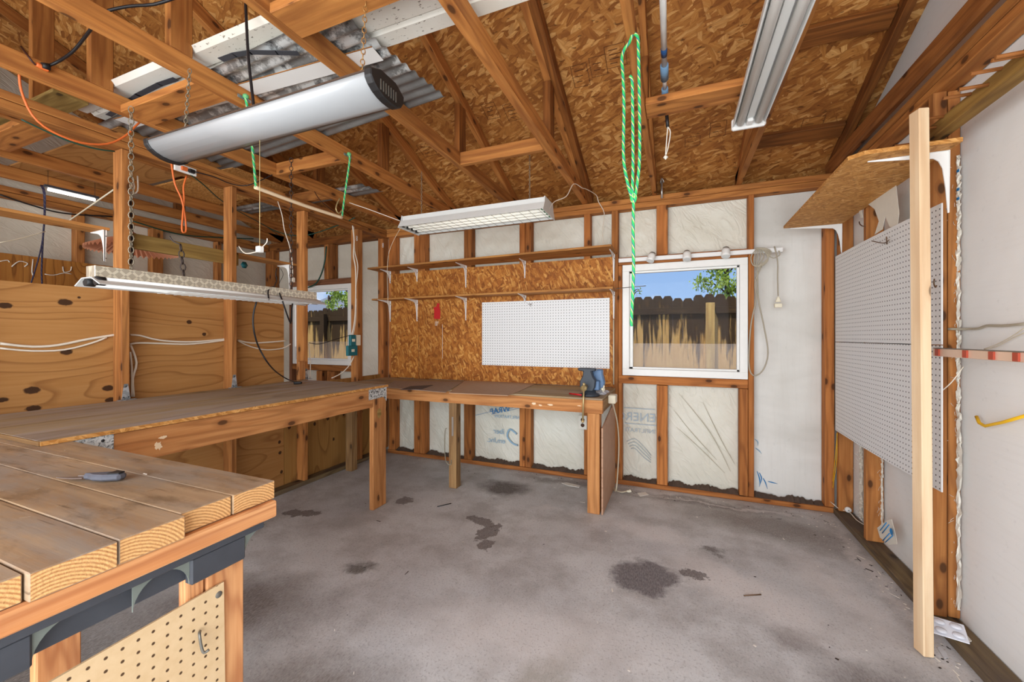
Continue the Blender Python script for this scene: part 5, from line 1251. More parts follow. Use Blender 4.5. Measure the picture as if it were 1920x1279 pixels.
# yellow string in the corner
mb = MB()
for o_ in (0, 3): mb.tube([onX(1570-o_*0.3, 812, 1.05), onX(1566+o_, 860, 1.045), onX(1560+o_/2, 915, 1.045), onX(1556+o_, 934, 1.045)], 0.0025, 5)
tag(mb.build('yellow_string', 'cord_yellow'), 'yellow string hanging in the corner below the pegboard', 'string')
cable('corner_cable', [onX(1552, 936, 1.04), onX(1562, 945, 1.03), onZ(1575, 955, 0.05), onZ(1592, 960, 0.055), onZ(1606, 975, 0.05), onZ(1622, 985, 0.05)], 0.0028, 'cord_white', 'thin white wire along the bottom plate in the corner', 'wire')
mb = MB(); c = onZ(1590, 957, 0.06); mb.lathe([(0.005, -0.014), (0.017, -0.012), (0.020, 0), (0.017, 0.012), (0.005, 0.014)], c+Vector((0, 0, 0.004)), 'Y', 14); tag(mb.build('white_spool', 'white'), 'small round white spool on the bottom plate in the corner', 'spool')
# torn wrap: fringes on the stud edges
def fringe(name, pts, w, lab, seed, mat='torn', dens=60, out=(-1, 0, 0)):
    rnd = random.Random(seed); mb = MB(); P = [Vector(p) for p in pts]
    # crumpled ribbon
    n = 46; vs = []; 
    for i in range(n+1):
        f = i/n*(len(P)-1); k = min(int(f), len(P)-2); p = P[k].lerp(P[k+1], f-k)
        for j in range(5):
            vs.append(p+Vector((-0.005-0.010*rnd.random()*math.sin(j/4*math.pi)-0.004, -w*(j/4)*(0.6+0.7*rnd.random())+w*0.3, rnd.uniform(-0.006, 0.006))))
    mb.mesh(vs, [(i*5+j, i*5+j+1, (i+1)*5+j+1, (i+1)*5+j) for i in range(n) for j in range(4)])
    for q in range(dens):
        f = rnd.random()*(len(P)-1); k = min(int(f), len(P)-2); p = P[k].lerp(P[k+1], f-k)+Vector((-0.012, 0.3*w, 0)); L = rnd.uniform(0.012, 0.04)
        d_ = Vector((rnd.uniform(-0.5, 0.1), rnd.uniform(-0.4, 1.0), rnd.uniform(-1.2, 0.5))).normalized(); mb.tube([p, p+d_*L*0.5+Vector((-0.003, 0, 0)), p+d_*L], 0.0009, 3, caps=False)
    return tag(mb.build(name, mat), lab, 'torn wrap', 'torn wrap along the studs')
fringe('torn_wrap', [(RS-0.006, 2.350, z) for z in (0.09, 0.4, 0.75, 0.98)], 0.030, 'frayed white wrap edge low beside the doubled stud, down to the floor', 1, dens=110)
fringe('torn_wrap', [(RS-0.006, 2.350, z) for z in (0.985, 1.15, 1.3, 1.55)], 0.024, 'frayed wrap edge beside the doubled stud at pegboard height', 2, dens=60)
fringe('torn_wrap', [(RS-0.006, 2.350, z) for z in (1.56, 1.75, 1.9, 2.06)], 0.026, 'shredded wrap edge with blue print high beside the doubled stud', 3, dens=70)
fringe('torn_wrap', [(RS-0.006, 3.045, z) for z in (0.12, 0.3, 0.5, 0.62)], 0.02, 'frayed wrap edge beside the stud below the pegboard', 4, dens=50)
fringe('torn_wrap', [(RS-0.006, 3.35, z) for z in (0.06, 0.2, 0.4, 0.6)], 0.05, 'hanging torn wrap between the corner stud and the next, below the pegboard', 5, dens=30)
for z in (1.98, 1.90, 1.86): MB().box((RS-0.028, 2.318, z), (RS-0.0265, 2.334, z+0.012)).build('print_scrap', 'blue_print', bpy.data.objects['torn_wrap.002'])
def scrap(name, poly, x, lab, mat='torn', th=0.0015, seed=0):
    mb = MB(); mb.prism(poly, (x, 0, 0), (0, 1, 0), (0, 0, 1), (1, 0, 0), th); return tag(mb.build(name, mat), lab, 'wrap scrap')
def xy(us, x): return [(onX(u, v, x).y, onX(u, v, x).z) for u, v in us]
scrap('wrap_scrap', xy(((1628, 383), (1665, 352), (1680, 347), (1686, 400), (1682, 428), (1668, 425), (1660, 405), (1655, 430), (1640, 440), (1648, 415), (1640, 392)), 1.045), 1.045, 'ragged torn wrap piece drooping over the upper pegboard edge')
scrap('wrap_scrap', xy(((1608, 388), (1613, 383), (1618, 408), (1614, 409)), 1.05), 1.05, 'small white wrap sliver hanging under the high OSB shelf')
t = scrap('wrap_scrap', xy(((1664, 975), (1672, 974), (1680, 1005), (1682, 1020), (1668, 1022), (1650, 1008), (1645, 990)), 1.0605), 1.0605, 'white wrap scrap with blue stripes at the foot of the stud')
for a, b in (((1650, 995), (1662, 980)), ((1654, 1000), (1667, 984)), ((1655, 1014), (1668, 1000)), ((1660, 1017), (1674, 1004))):
    MB().tube([onX(a[0], a[1], 1.058), onX(b[0], b[1], 1.058)], 0.0022, 4).build('printed_stripe', 'blue_print', t)
MB().lathe([(0, 0.001), (0.016, 0.0008), (0.018, 0)], onX(1671, 997, 1.0505), 'X', 10).build('printed_blot', 'blue_print', t)
# plastic cup tray on the bottom plate
c = Vector((1.045, 2.225, 0.058)); t = empty('cup_tray', c, 'white moulded tray with four round cups at the foot of the doubled stud', 'tray')
R = Euler((0.35, 0.0, -0.25)).to_matrix(); mb = MB(); mb.box(c-Vector((0.052, 0.044, 0.002)), c+Vector((0.052, 0.044, 0.002)), R=R, piv=c); mb.build('tray_base', 'eggw', t, 0.004)
for i in (-1, 1):
    for j in (-1, 1):
        q = c+R@Vector((i*0.025, j*0.021, 0.003)); mb = MB(); mb.lathe([(0.019, 0.0), (0.017, 0.005), (0.011, 0.008), (0, 0.009)], q, 'Z', 18); mb.build('cup', 'eggw', t)
slab('plastic_scrap', [onZ(1757, 1215, .002), onZ(1762, 1212, .002), onZ(1775, 1225, .002), onZ(1778, 1234, .002), onZ(1770, 1235, .002)], 0.0015, 0.002, 'plastic_clear', 'clear plastic sliver on the floor beside the leaning board', 'plastic')
slab('wood_sliver', [onZ(1808, 1192, .04), onZ(1812, 1191, .04), onZ(1822, 1203, .04), onZ(1817, 1205, .04)], 0.040, 0.003, 'chip', 'pale sliver on the bottom plate beside the cup tray', 'wood chip')

# ------------------------------------------------------------------ floor debris
rnd = random.Random(11); mb = MB()
for q in range(420):
    r = rnd.random()
    if r < 0.45: x, y = rnd.uniform(-2.7, 1.0), 3.52-abs(rnd.gauss(0, 0.12))
    elif r < 0.7: y = rnd.uniform(1.9, 3.4); x = 1.03-abs(rnd.gauss(0, 0.06))
    else: x, y = rnd.uniform(-2.8, 0.9), rnd.uniform(1.0, 3.3)
    L = rnd.uniform(0.002, 0.008) if rnd.random() < 0.93 else rnd.uniform(0.01, 0.022); w = rnd.uniform(0.001, 0.004); a = rnd.random()*3.14
    c_, s_ = math.cos(a), math.sin(a); P = Vector((x, y, 0.0012))
    pts = [P+Vector((c_*L-s_*w, s_*L+c_*w, 0)), P+Vector((-c_*L-s_*w, -s_*L+c_*w, 0)), P+Vector((-c_*L+s_*w, -s_*L-c_*w, 0.002)), P+Vector((c_*L+s_*w, s_*L-c_*w, 0.001))]
    mb.face(pts, mi=0 if rnd.random() < 0.72 else 1)
tag(mb.build('floor_debris', ['chip', 'chip_dk']), 'small pale and dark chips scattered over the concrete floor', 'debris', None, 'stuff')
rnd = random.Random(21); mb = MB()
for q in range(34):
    x, y, z = rnd.uniform(-2.0, -1.05), rnd.uniform(0.1, 0.7), PT+0.0012
    L = rnd.uniform(0.002, 0.010); w = rnd.uniform(0.0008, 0.002); a = rnd.random()*3.14; c_, s_ = math.cos(a), math.sin(a); P = Vector((x, y, z))
    mb.face([P+Vector((c_*L-s_*w, s_*L+c_*w, 0)), P+Vector((-c_*L-s_*w, -s_*L+c_*w, 0)), P+Vector((-c_*L+s_*w, -s_*L-c_*w, 0.001)), P+Vector((c_*L+s_*w, s_*L-c_*w, 0.001))])
tag(mb.build('bench_debris', ['chip']), 'tiny pale splinters scattered on the thick planks', 'debris', None, 'stuff')
for (u0, v0, u1, v1), lab in (((820, 950, 846, 944), 'thin dark nail on the floor between the two bench legs'), ((1395, 1117, 1427, 1115), 'short brown stick on the floor in front of the pegboard wall')):
    cable('floor_stick', [onZ(u0, v0, 0.004), onZ(u1, v1, 0.004)], 0.003, 'rust' if v0 > 1000 else 'cord_black', lab, 'stick')
slab('white_chip', [onZ(1053, 906, .002), onZ(1062, 905, .002), onZ(1088, 911, .002), onZ(1086, 914, .002), onZ(1066, 911, .002)], 0.001, 0.003, 'chip', 'larger white paint flake on the floor before the vise bench leg', 'chip')
slab('white_chip', [onZ(1195, 925, .002), onZ(1210, 923, .002), onZ(1216, 928, .002), onZ(1200, 931, .002)], 0.001, 0.003, 'chip', 'white paint flake on the floor beside the cream plug', 'chip')

# ================================================================== HANGING LAMPS
def face_tube_lamp_ends(): pass
# wrap-around lamp (off), grey acrylic lens with dark end caps, hanging on two chains
t = empty('wraparound_lamp', (-1.40, 1.0, 2.05), 'unlit wrap-around lamp with grey lens and black end caps hung on chains', 'lamp')
A = Vector((-2.125, 1.085, 2.100)); B = Vector((-0.920, 1.10, 2.108)); ax = (B-A).normalized(); yv = Vector((0.0, 1, 0)); yv = (yv-ax*yv.dot(ax)).normalized(); zv = ax.cross(yv)
PS = 0.84
lens = [(-0.098, 0.024), (-0.095, 0.008), (-0.082, -0.010), (-0.06, -0.024), (-0.03, -0.034), (0.0, -0.038), (0.03, -0.037), (0.058, -0.032), (0.060, 0.024)]
lens = [(a*PS, b*PS) for a, b in lens]
mb = MB(); mb.prism(lens, (A+B)/2, yv, zv, ax, (B-A).length-0.02); mb.build('lens', 'diffuser', t, smooth_all=True)
mb = MB(); mb.prism([(a*PS, b*PS) for a, b in ((0.0605, 0.024), (0.0605, -0.026), (0.082, -0.022), (0.098, 0.0), (0.100, 0.024))], (A+B)/2, yv, zv, ax, (B-A).length-0.02); mb.build('side_channel', 'brown_trim', t, 0.002)
mb = MB(); mb.prism([(a*PS, b*PS) for a, b in ((-0.10, 0.025), (0.10, 0.025), (0.10, 0.032), (0.05, 0.052), (-0.05, 0.052), (-0.10, 0.032))], (A+B)/2, yv, zv, ax, (B-A).length-0.02); mb.build('housing', 'brown_trim', t)
for P in (A, B):
    mb = MB(); mb.prism([(a*PS, b*PS) for a, b in ((-0.104, 0.034), (-0.101, 0.004), (-0.085, -0.016), (-0.06, -0.032), (-0.03, -0.042), (0.0, -0.046), (0.03, -0.045), (0.06, -0.040), (0.085, -0.026), (0.103, 0.0), (0.105, 0.030), (0.05, 0.062), (-0.04, 0.062))], P, yv, zv, ax, 0.03); cp = mb.build('end_cap', 'black', t, 0.004)
    if P is B:
        for q in range(7):
            c = P+ax*0.0155+yv*(-0.04+q*0.013)+zv*(-0.02); mb = MB(); mb.beam(c, c+zv*0.035, 0.005, 0.003, yv); mb.build('vent_rib', 'grey_metal', cp)
for P in (A+ax*0.12, B-ax*0.10):
    mb = MB(); chain_mb(mb, P+zv*0.06, (P.x, P.y+0.02, CB+0.005), 0.024, 0.0018, 0.007); tag(mb.build('hanging_chain', 'chain_brass' if P.x > -1.4 else 'chain'), 'brass chain holding the black-capped end of the wrap-around lamp' if P.x > -1.4 else 'thin chain holding the partition end of the wrap-around lamp', 'chain')
# pull chain of that lamp
pc = A.lerp(B, 0.30)+yv*(-0.0)+zv*(-0.045)
pc = onY(487, 245, 1.12); pe = Vector((pc.x, pc.y, onY(487, 463, 1.12).z))
mb = MB(); n = 90
mb.tube([pc+Vector((0, 0, 0.02)), pe], lambda q: 0.0011, 5)
for i in range(n): 
    c = pc.lerp(pe, i/n); mb.lathe([(0, -0.002), (0.0022, 0), (0, 0.002)], c, 'Z', 5)
tag(mb.build('pull_chain', 'brass'), 'long beaded pull chain hanging under the wrap-around lamp', 'pull chain')
c = pe; mb = MB(); mb.box(c+Vector((-0.012, -0.010, -0.022)), c+Vector((0.012, 0.010, 0.002))); tag(mb.build('white_switch', 'vinyl', bevel=0.002), 'small white cube switch at the end of the beaded chain', 'switch')
cable('switch_wire', [pe+Vector((-0.01, 0, -0.018)), onY(460, 475, 1.2), onY(448, 462, 1.25)], 0.0022, 'cord_white', 'thin white wire looping from the little cube switch to the partition', 'wire')
cable('switch_wire', [pe+Vector((0.01, 0, -0.005)), onY(500, 455, 1.14), onY(501, 447, 1.14)], 0.002, 'cord_white', 'short white wire standing up from the little cube switch', 'wire')

# four-tube lamp with wire grid
GX0, GX1, GY0, GY1, GZ = -2.04, -0.845, 2.60, 2.88, 2.147
t = empty('four_tube_lamp', ((GX0+GX1)/2, 2.75, GZ), 'white four-tube lamp with wire guard hanging before the back wall', 'lamp')
mb = MB(); mb.prism([(GY0, GZ+0.0), (GY0+0.035, GZ+0.055), (GY0+0.05, GZ+0.055), (GY0+0.05, GZ+0.095), (GY1-0.05, GZ+0.095), (GY1-0.05, GZ+0.055), (GY1-0.035, GZ+0.055), (GY1, GZ+0.0), (GY1-0.006, GZ+0.0), (GY1-0.038, GZ+0.048), (GY0+0.038, GZ+0.048), (GY0+0.006, GZ+0.0)], ((GX0+GX1)/2, 0, 0), (0, 1, 0), (0, 0, 1), (1, 0, 0), GX1-GX0)
mb.build('reflector', 'light_metal', t, 0.001)
for x in (GX0-0.004, GX1+0.004):
    mb = MB(); mb.prism([(GY0-0.004, GZ-0.008), (GY0+0.035, GZ+0.058), (GY0+0.045, GZ+0.10), (GY1-0.045, GZ+0.10), (GY1-0.035, GZ+0.058), (GY1+0.004, GZ-0.008)], (x, 0, 0), (0, 1, 0), (0, 0, 1), (1, 0, 0), 0.008); mb.build('end_plate', 'light_metal', t, 0.002)
for i in range(4):
    y = GY0+0.05+i*0.06
    mb = MB(); mb.tube([(GX0+0.02, y, GZ+0.022), (GX1-0.02, y, GZ+0.022)], 0.0125, 12, smooth_path=False); tb_ = mb.build('tube', 'lit_soft', t)
    for x in (GX0+0.01, GX1-0.012): mb = MB(); mb.box((x-0.010, y-0.012, GZ+0.004), (x+0.010, y+0.012, GZ+0.046)); mb.build('socket', 'green_clip' if x > -1 else 'black', tb_, 0.003)
mb = MB(); n = 17
for i in range(n): x = GX0+0.03+(GX1-GX0-0.06)*i/(n-1); mb.tube([(x, GY0, GZ-0.002), (x, GY1, GZ-0.002)], 0.0012, 4, smooth_path=False)
for i in range(5): y = GY0+0.003+(GY1-GY0-0.006)*i/4; mb.tube([(GX0, y, GZ-0.003), (GX1, y, GZ-0.003)], 0.0012, 4, smooth_path=False)
mb.build('wire_guard', 'grey_metal', t)
for x, lab in ((GX0+0.12, 'thin chain at the partition end of the four-tube lamp'), (GX1-0.14, 'thin chain at the window end of the four-tube lamp')):
    mb = MB(); chain_mb(mb, (x, 2.74, GZ+0.10), (x, 2.74, 2.62), 0.022, 0.0016, 0.006); tag(mb.build('hanging_chain', 'chain'), lab, 'chain')
    board('chain_bar', (x-0.2 if x > -1.5 else x-0.15, 2.72, 2.62), (x+0.16, 2.76, 2.632), 'truss', 'lath lying across the trusses above the chain of the four-tube lamp'+(' at the window end' if x > -1.5 else ' at the partition end'), 'lath', 'laths holding the four-tube lamp', grain=0) if False else None
cable('lamp_cable', [(GX1+0.005, 2.75, GZ+0.04), onY(1040, 378, 2.85), onY(1062, 368, 2.95), (-0.735, 3.05, 2.455), (-0.70, 3.2, 2.47), onY(1100, 355, 3.3), onY(1118, 366, 3.5), onY(1122, 378, 3.535), onY(1133, 400, 3.535), onY(1130, 430, 3.535), onY(1132, 462, 3.535)], 0.0035, 'cord_white', 'white cord from the four-tube lamp to the narrow wrap strip on the wall', 'cord')
cable('lamp_cable', [(GX0, GY0+0.02, GZ+0.05), onY(690, 392, 2.5), onY(672, 386, 2.45), onY(655, 380, 2.45)], 0.003, 'cord_white', 'white cord leaving the partition end of the four-tube lamp', 'cord')
cable('pull_string', [(-2.03, 2.62, GZ+0.003), onY(728, 480, 2.62), onY(727.5, 572, 2.62)], 0.0014, 'cord_cream', 'thin pull string hanging from the four-tube lamp past both shelves', 'string')

# diamond plate lamp over the partition bench
DX, DY0, DY1, DZ = -2.36, 0.915, 2.085, 1.497
t = empty('diamond_plate_lamp', (DX, (DY0+DY1)/2, DZ), 'hanging two-tube lamp with silver diamond-plate hood over the partition bench', 'lamp')
mb = MB(); mb.box((DX-0.045, DY0+0.005, DZ+0.032), (DX+0.028, DY1-0.005, DZ+0.085), 1); mb.build('hood', 'diamond', t, 0.002)
mb = MB(); mb.prism([(-0.105, 0.0), (-0.045, 0.032), (0.035, 0.032), (0.105, 0.0), (0.10, -0.003), (0.033, 0.028), (-0.043, 0.028), (-0.10, -0.003)], (DX, (DY0+DY1)/2, DZ), (1, 0, 0), (0, 0, 1), (0, 1, 0), DY1-DY0+0.02)
mb.build('reflector', 'light_metal', t)
for s_ in (-0.04, 0.045):
    mb = MB(); mb.tube([(DX+s_, DY0+0.03, DZ+0.016), (DX+s_, DY1-0.02, DZ+0.016)], 0.0185, 14, smooth_path=False); tb_ = mb.build('tube', 'tube_off', t)
    mb = MB(); mb.tube([(DX+s_, DY0+0.0, DZ+0.016), (DX+s_, DY0+0.03, DZ+0.016)], 0.020, 12, smooth_path=False); mb.build('end_socket', 'black', tb_)
mb = MB(); 
for q in range(22): y = DY0+0.3+q*0.036; mb.beam((DX-0.10, y, DZ-0.004), (DX+0.10, y, DZ-0.004), 0.012, 0.002)
mb.build('louvre_slats', 'tube_off', t)
o = tag(chain_mb(MB(), (DX-0.005, 1.06, DZ+0.085), (DX-0.005, 1.06, 2.35), 0.034, 0.0022, 0.0105).build('hanging_chain', 'chain'), 'chain holding the near end of the diamond-plate lamp', 'chain')
chain_mb(mb := MB(), (DX, 1.275, DZ+0.085), (DX-0.02, 1.27, 1.75), 0.04, 0.003, 0.0115); mb.tube([(DX-0.02, 1.27, 1.75), (DX-0.045, 1.25, 1.765), (DX-0.055, 1.24, 1.79)], 0.0035, 6)
tag(mb.build('hook_chain', 'chain_dark'), 'short dark chain with an end hook above the diamond-plate hood', 'chain')
tag(chain_mb(MB(), (DX, 1.90, DZ+0.085), (DX, 1.90, 2.455), 0.034, 0.0022, 0.0105).build('hanging_chain', 'chain_dark'), 'dark chain holding the window end of the diamond-plate lamp', 'chain')
q = onX(510, 538, DX); mb = MB(); mb.tube([onX(504, 562, DX+0.10), onX(503, 545, DX+0.035), onX(512, 538, DX-0.02), onX(522, 546, DX+0.0), onX(530, 566, DX+0.10), onX(545, 606, -2.3), onX(547, 580, -2.35), onX(549, 566, -2.4)], 0.0045, 8)
tag(mb.build('lamp_cable', 'cord_black'), 'black cord looped over the diamond-plate hood and down past the window', 'cord')
t = empty('power_cable', (-2.5, 1.8, BT), 'long black cord drooping from the diamond-plate lamp to the bench top', 'cord')
E_ = onZ(556, 718, BT+0.012)
mb = MB(); mb.tube([onX(481, 566, DX+0.06), onX(475, 590, DX+0.04), onX(476, 620, -2.32), onX(487, 655, -2.35), onX(510, 690, -2.4), onZ(535, 709, BT+0.02), E_], 0.0048, 8); mb.build('cord', 'cord_black', t)
mb = MB(); mb.tube([E_+Vector((-0.015, -0.01, 0)), E_+Vector((0.012, 0.01, 0)), E_+Vector((0.03, 0.02, 0.0))], lambda q: 0.012-0.003*q, 10); mb.build('plug', 'black', t)

# two-tube ceiling lamp along the truss
LX0, LX1, LZ = 0.280, 0.432, 2.395
t = empty('two_tube_lamp', (0.356, 1.6, LZ), 'long white two-tube lamp fixed lengthwise under the truss overhead', 'lamp')
Y1, Y0L = 2.455, 0.02
mb = MB(); mb.prism([(LX0, LZ+0.002), (LX0+0.006, LZ+0.05), (LX1-0.006, LZ+0.05), (LX1, LZ+0.002), (LX1-0.006, LZ+0.002), (LX1-0.02, LZ+0.028), (LX1-0.055, LZ+0.028), (LX1-0.06, LZ+0.012), (LX0+0.06, LZ+0.012), (LX0+0.055, LZ+0.028), (LX0+0.02, LZ+0.028), (LX0+0.006, LZ+0.002)], (0, (Y1+Y0L)/2, 0), (1, 0, 0), (0, 0, 1), (0, 1, 0), Y1-Y0L)
mb.build('housing', 'light_metal', t)
for x in (LX0+0.034, LX1-0.034):
    mb = MB(); mb.tube([(x, Y0L+0.03, LZ+0.008), (x, Y1-0.035, LZ+0.008)], 0.019, 16, smooth_path=False); mb.build('tube', 'tube_off', t)
for y in (Y1, Y0L):
    mb = MB(); mb.box((LX0-0.004, y-0.014, LZ-0.012), (LX1+0.004, y+0.014, LZ+0.05)); mb.build('end_cap', 'white', t, 0.008)
mb = MB(); mb.box((LX0+0.062, Y1-0.07, LZ-0.006), (LX1-0.062, Y1-0.016, LZ+0.012)); mb.build('centre_clip', 'white', t, 0.004)
# lit tube in the side room
t = empty('lit_tube_lamp', (-4.4, 1.6, 2.40), 'short glowing tube lamp under the trusses of the side room', 'lamp')
a, b = onZ(90, 355, 2.405), onZ(178, 375, 2.405)
for P in (a, b): MB().tube([P+Vector((0, 0, 0.02)), (P.x, P.y, 2.548)], 0.0015, 5).build('hanger', 'chain_dark', t)
MB().tube([a, b], 0.011, 10, smooth_path=False).build('tube', 'lit', t)
mb = MB(); mb.beam(a+Vector((0, -0.02, 0.022)), b+Vector((0, 0.02, 0.022)), 0.04, 0.018); mb.build('housing', 'dgrey', t)

# ------------------------------------------------------------------ stored in the rafters
ZS = CB+0.089
def wavy(name, pts, z, wave, amp, mat, lab, cat, along=(1, 0), tilt=(0, 0), origin_y=None, th=0.001):
    """corrugated sheet over the parallelogram pts (near edge a->b along the ribs, then across)"""
    a, b, c_, d = [Vector((p[0], p[1], 0)) for p in pts]; n = 72; m = 8; vs = []; mb = MB()
    wd = (d-a).length
    for side in (0, 1):
        for i in range(n+1):
            for j in range(m+1):
                p = a.lerp(b, j/m).lerp(d.lerp(c_, j/m), i/n)
                zz = z+amp*(math.sin(2*math.pi*wd*i/n/wave)+1)/1.0+side*th+tilt[0]*(i/n)+tilt[1]*(j/m)
                vs.append((p.x, p.y, zz))
    k = (n+1)*(m+1); fs = [(i*(m+1)+j, i*(m+1)+j+1, (i+1)*(m+1)+j+1, (i+1)*(m+1)+j) for i in range(n) for j in range(m)]
    mb.mesh(vs, [tuple(reversed(f)) for f in fs]+[tuple(q+k for q in f) for f in fs], smooth=True)
    return tag(mb.build(name, mat), lab, cat)
C0 = onZ(400, 110, ZS+0.01)
wavy('corrugated_sheet', [(-3.4, 1.30), (-1.235, 1.19), (-1.145, 1.86), (-3.4, 2.06)], ZS+0.004, 0.068, 0.008, 'corr', 'corrugated galvanised metal sheet stored flat on the trusses', 'metal sheet')
# white speckled trim panel above it
mb = MB()
zt_ = ZS+0.036
P = [Vector((-3.2, 1.05, 0)), Vector((0.0, 1.19, 0)), Vector((0.0, 1.50, 0)), Vector((-3.2, 1.50, 0))]
prof = [(0, 0.02), (0.02, 0.0), (0.10, 0.0), (0.115, 0.012), (0.13, 0.0), (0.22, 0.0), (0.235, 0.012), (0.25, 0.0), (0.32, 0.0), (0.335, 0.018)]
vs = []; m = 10
for side in (0, 1):
    for i, (yy, hz) in enumerate(prof):
        for j in range(m+1): x = -3.2+2.75*j/m; vs.append((x, 1.13+0.02*(j/m)+yy, zt_+hz+0.002*side))
k = len(prof)*(m+1); fs = [(i*(m+1)+j, i*(m+1)+j+1, (i+1)*(m+1)+j+1, (i+1)*(m+1)+j) for i in range(len(prof)-1) for j in range(m)]
mb.mesh(vs, [tuple(reversed(f)) for f in fs]+[tuple(q+k for q in f) for f in fs])
tag(mb.build('soffit_sheet', 'speck'), 'long speckled white metal panel lying across the trusses overhead', 'metal panel')
# white strip (edge banded board)
a = onZ(703, 86, CB-0.0); t = empty('white_strip_board', (-1.9, 1.4, ZS-0.01), 'white laminated strip with brown edges tucked under the corrugated sheet', 'board')
zq = ZS+0.0015
def on(pts, z): return [(onZ(u, v, z).x, onZ(u, v, z).y) for u, v in pts]
pp = on(((698, 88), (719, 113), (455, 175), (440, 150)), zq)
mb = MB(); mb.prism([(-3.05, pp[2][1]-0.02), (pp[1][0], pp[1][1]), (pp[0][0], pp[0][1]), (-3.05, pp[3][1]-0.03)], (0, 0, zq), (1, 0, 0), (0, 1, 0), (0, 0, 1), 0.0025); mb.build('board_face', 'white', t)
mb = MB(); mb.beam((-3.05, pp[3][1]-0.032, zq), (pp[0][0], pp[0][1]-0.002, zq), 0.004, 0.003); mb.build('brown_edge', 'truss', t)
# black slotted strap
mb = MB(); S = [(560, 100), (520, 99), (470, 98), (440, 103), (415, 112)]; S2 = [(330, 148), (300, 158), (260, 178), (235, 196), (205, 216)]
for SS, zz in ((S, ZS-0.006), (S2, ZS+0.012)):
    pts = [onZ(u, v, zz) for u, v in SS]
    mb = MB()
    for p0, p1 in zip(pts, pts[1:]): mb.beam(p0, p1+(p1-p0)*0.05, 0.028, 0.002, (0, 0, 1))
    tag(mb.build('slotted_strap', 'dgrey'), 'dark slotted plastic strap end with a paper tag under the white panel' if SS is S else 'dark slotted plastic strap beside the wide bridging board', 'strap', 'pieces of slotted strap')
# plywood stored over the side room
for x0, x1, y0, y1, lab in ((-4.75, -3.15, 1.35, 1.95, 'plywood sheet with faint lettering stored flat over the side room'), (-4.3, -3.1, 2.0, 2.5, 'second plywood sheet stored flat over the side room near the window')):
    tag(MB().box((x0, y0, ZS+0.002), (x1, y1, ZS+0.014), 0).build('stored_plywood', 'ply' if y0 < 1.9 else 'osb_shelf'), lab, 'plywood sheet', 'sheets stored over the side room')
wavy('metal_scrap', [(-4.4, 2.62), (-2.45, 2.62), (-2.40, 2.85), (-4.4, 2.85)], ZS+0.002, 0.07, 0.005, 'corr', 'smaller corrugated metal piece stored near the back wall, above the green rope', 'metal sheet')
board('stored_board', (-4.6, 1.02, ZS+0.002), (-3.0, 1.16, ZS+0.02), 'green_board', 'weathered board stored across the side room trusses', 'board', grain=0)
# aluminium pole with couplings
t = empty('extension_pole', (-0.055, 1.6, 2.56), 'aluminium extension pole with blue couplings lying in the trusses overhead', 'pole')
PZ = 2.53
yy = lambda v: onX(1247, v, -0.06).y
def pole(v0, v1, r, mat, nm, seg=14):
    a, b = onZ(1243+v0*0.021, v0, PZ), onZ(1243+v1*0.021, v1, PZ); return MB().tube([a, b], r, seg, smooth_path=False).build(nm, mat, t)
pole(-60, 132, 0.0125, 'alu', 'tube'); pole(90, 104, 0.0135, 'blue_band', 'band'); pole(122, 148, 0.0185, 'blue_coupling', 'coupling'); pole(145, 168, 0.010, 'alu', 'tube'); pole(166, 190, 0.0165, 'blue_coupling', 'coupling')
# brush-end with string
t = empty('hanging_grip', onX(1250, 230, -0.05), 'dark handle with knotted white string hanging behind the light bridging board', 'handle')
YH = 2.318
MB().tube([onY(1250, 214, YH), onY(1252, 238, YH)], 0.009, 10).build('handle', 'cord_black', t)
mb = MB(); mb.tube([onY(1252, 238, YH), onY(1250, 262, YH), onY(1248, 290, YH)], 0.003, 6); mb.tube([onY(1252, 238, YH), onY(1257, 248, YH), onY(1253, 275, YH), onY(1249, 290, YH)], 0.003, 6); mb.lathe([(0, -0.014), (0.014, 0), (0, 0.014)], onY(1248, 295, YH), 'Z', 8); mb.build('string', 'torn', t)

# ------------------------------------------------------------------ ropes and cords
mb = MB(); YR = 1.64; r = 0.0062; f = lambda u, v: onY(u, v, YR)
mb.tube([f(1187, 62), f(1195, 68), f(1197, 90), f(1199, 200), f(1199, 300), f(1194, 350), f(1189, 374), f(1186, 360), f(1187, 300), f(1186, 180), f(1185, 150), f(1181, 143)], r, 8)
mb.tube([f(1187, 62), f(1180, 80), f(1171, 92), f(1166, 110), f(1168, 140), f(1170, 200), f(1169, 290), f(1174, 330), f(1183, 366), f(1188, 374)], r, 8)
mb.tube([f(1188, 372), f(1187, 440), f(1188, 500), f(1186, 560), f(1184, 600), f(1184, 612)], r, 8)
mb.tube([f(1188, 362), f(1192, 370), f(1188, 380), f(1184, 372)], r, 8, closed=True)
tag(mb.build('green_rope', 'rope_green'), 'hank of green braided rope hung over the truss before the big window', 'rope')
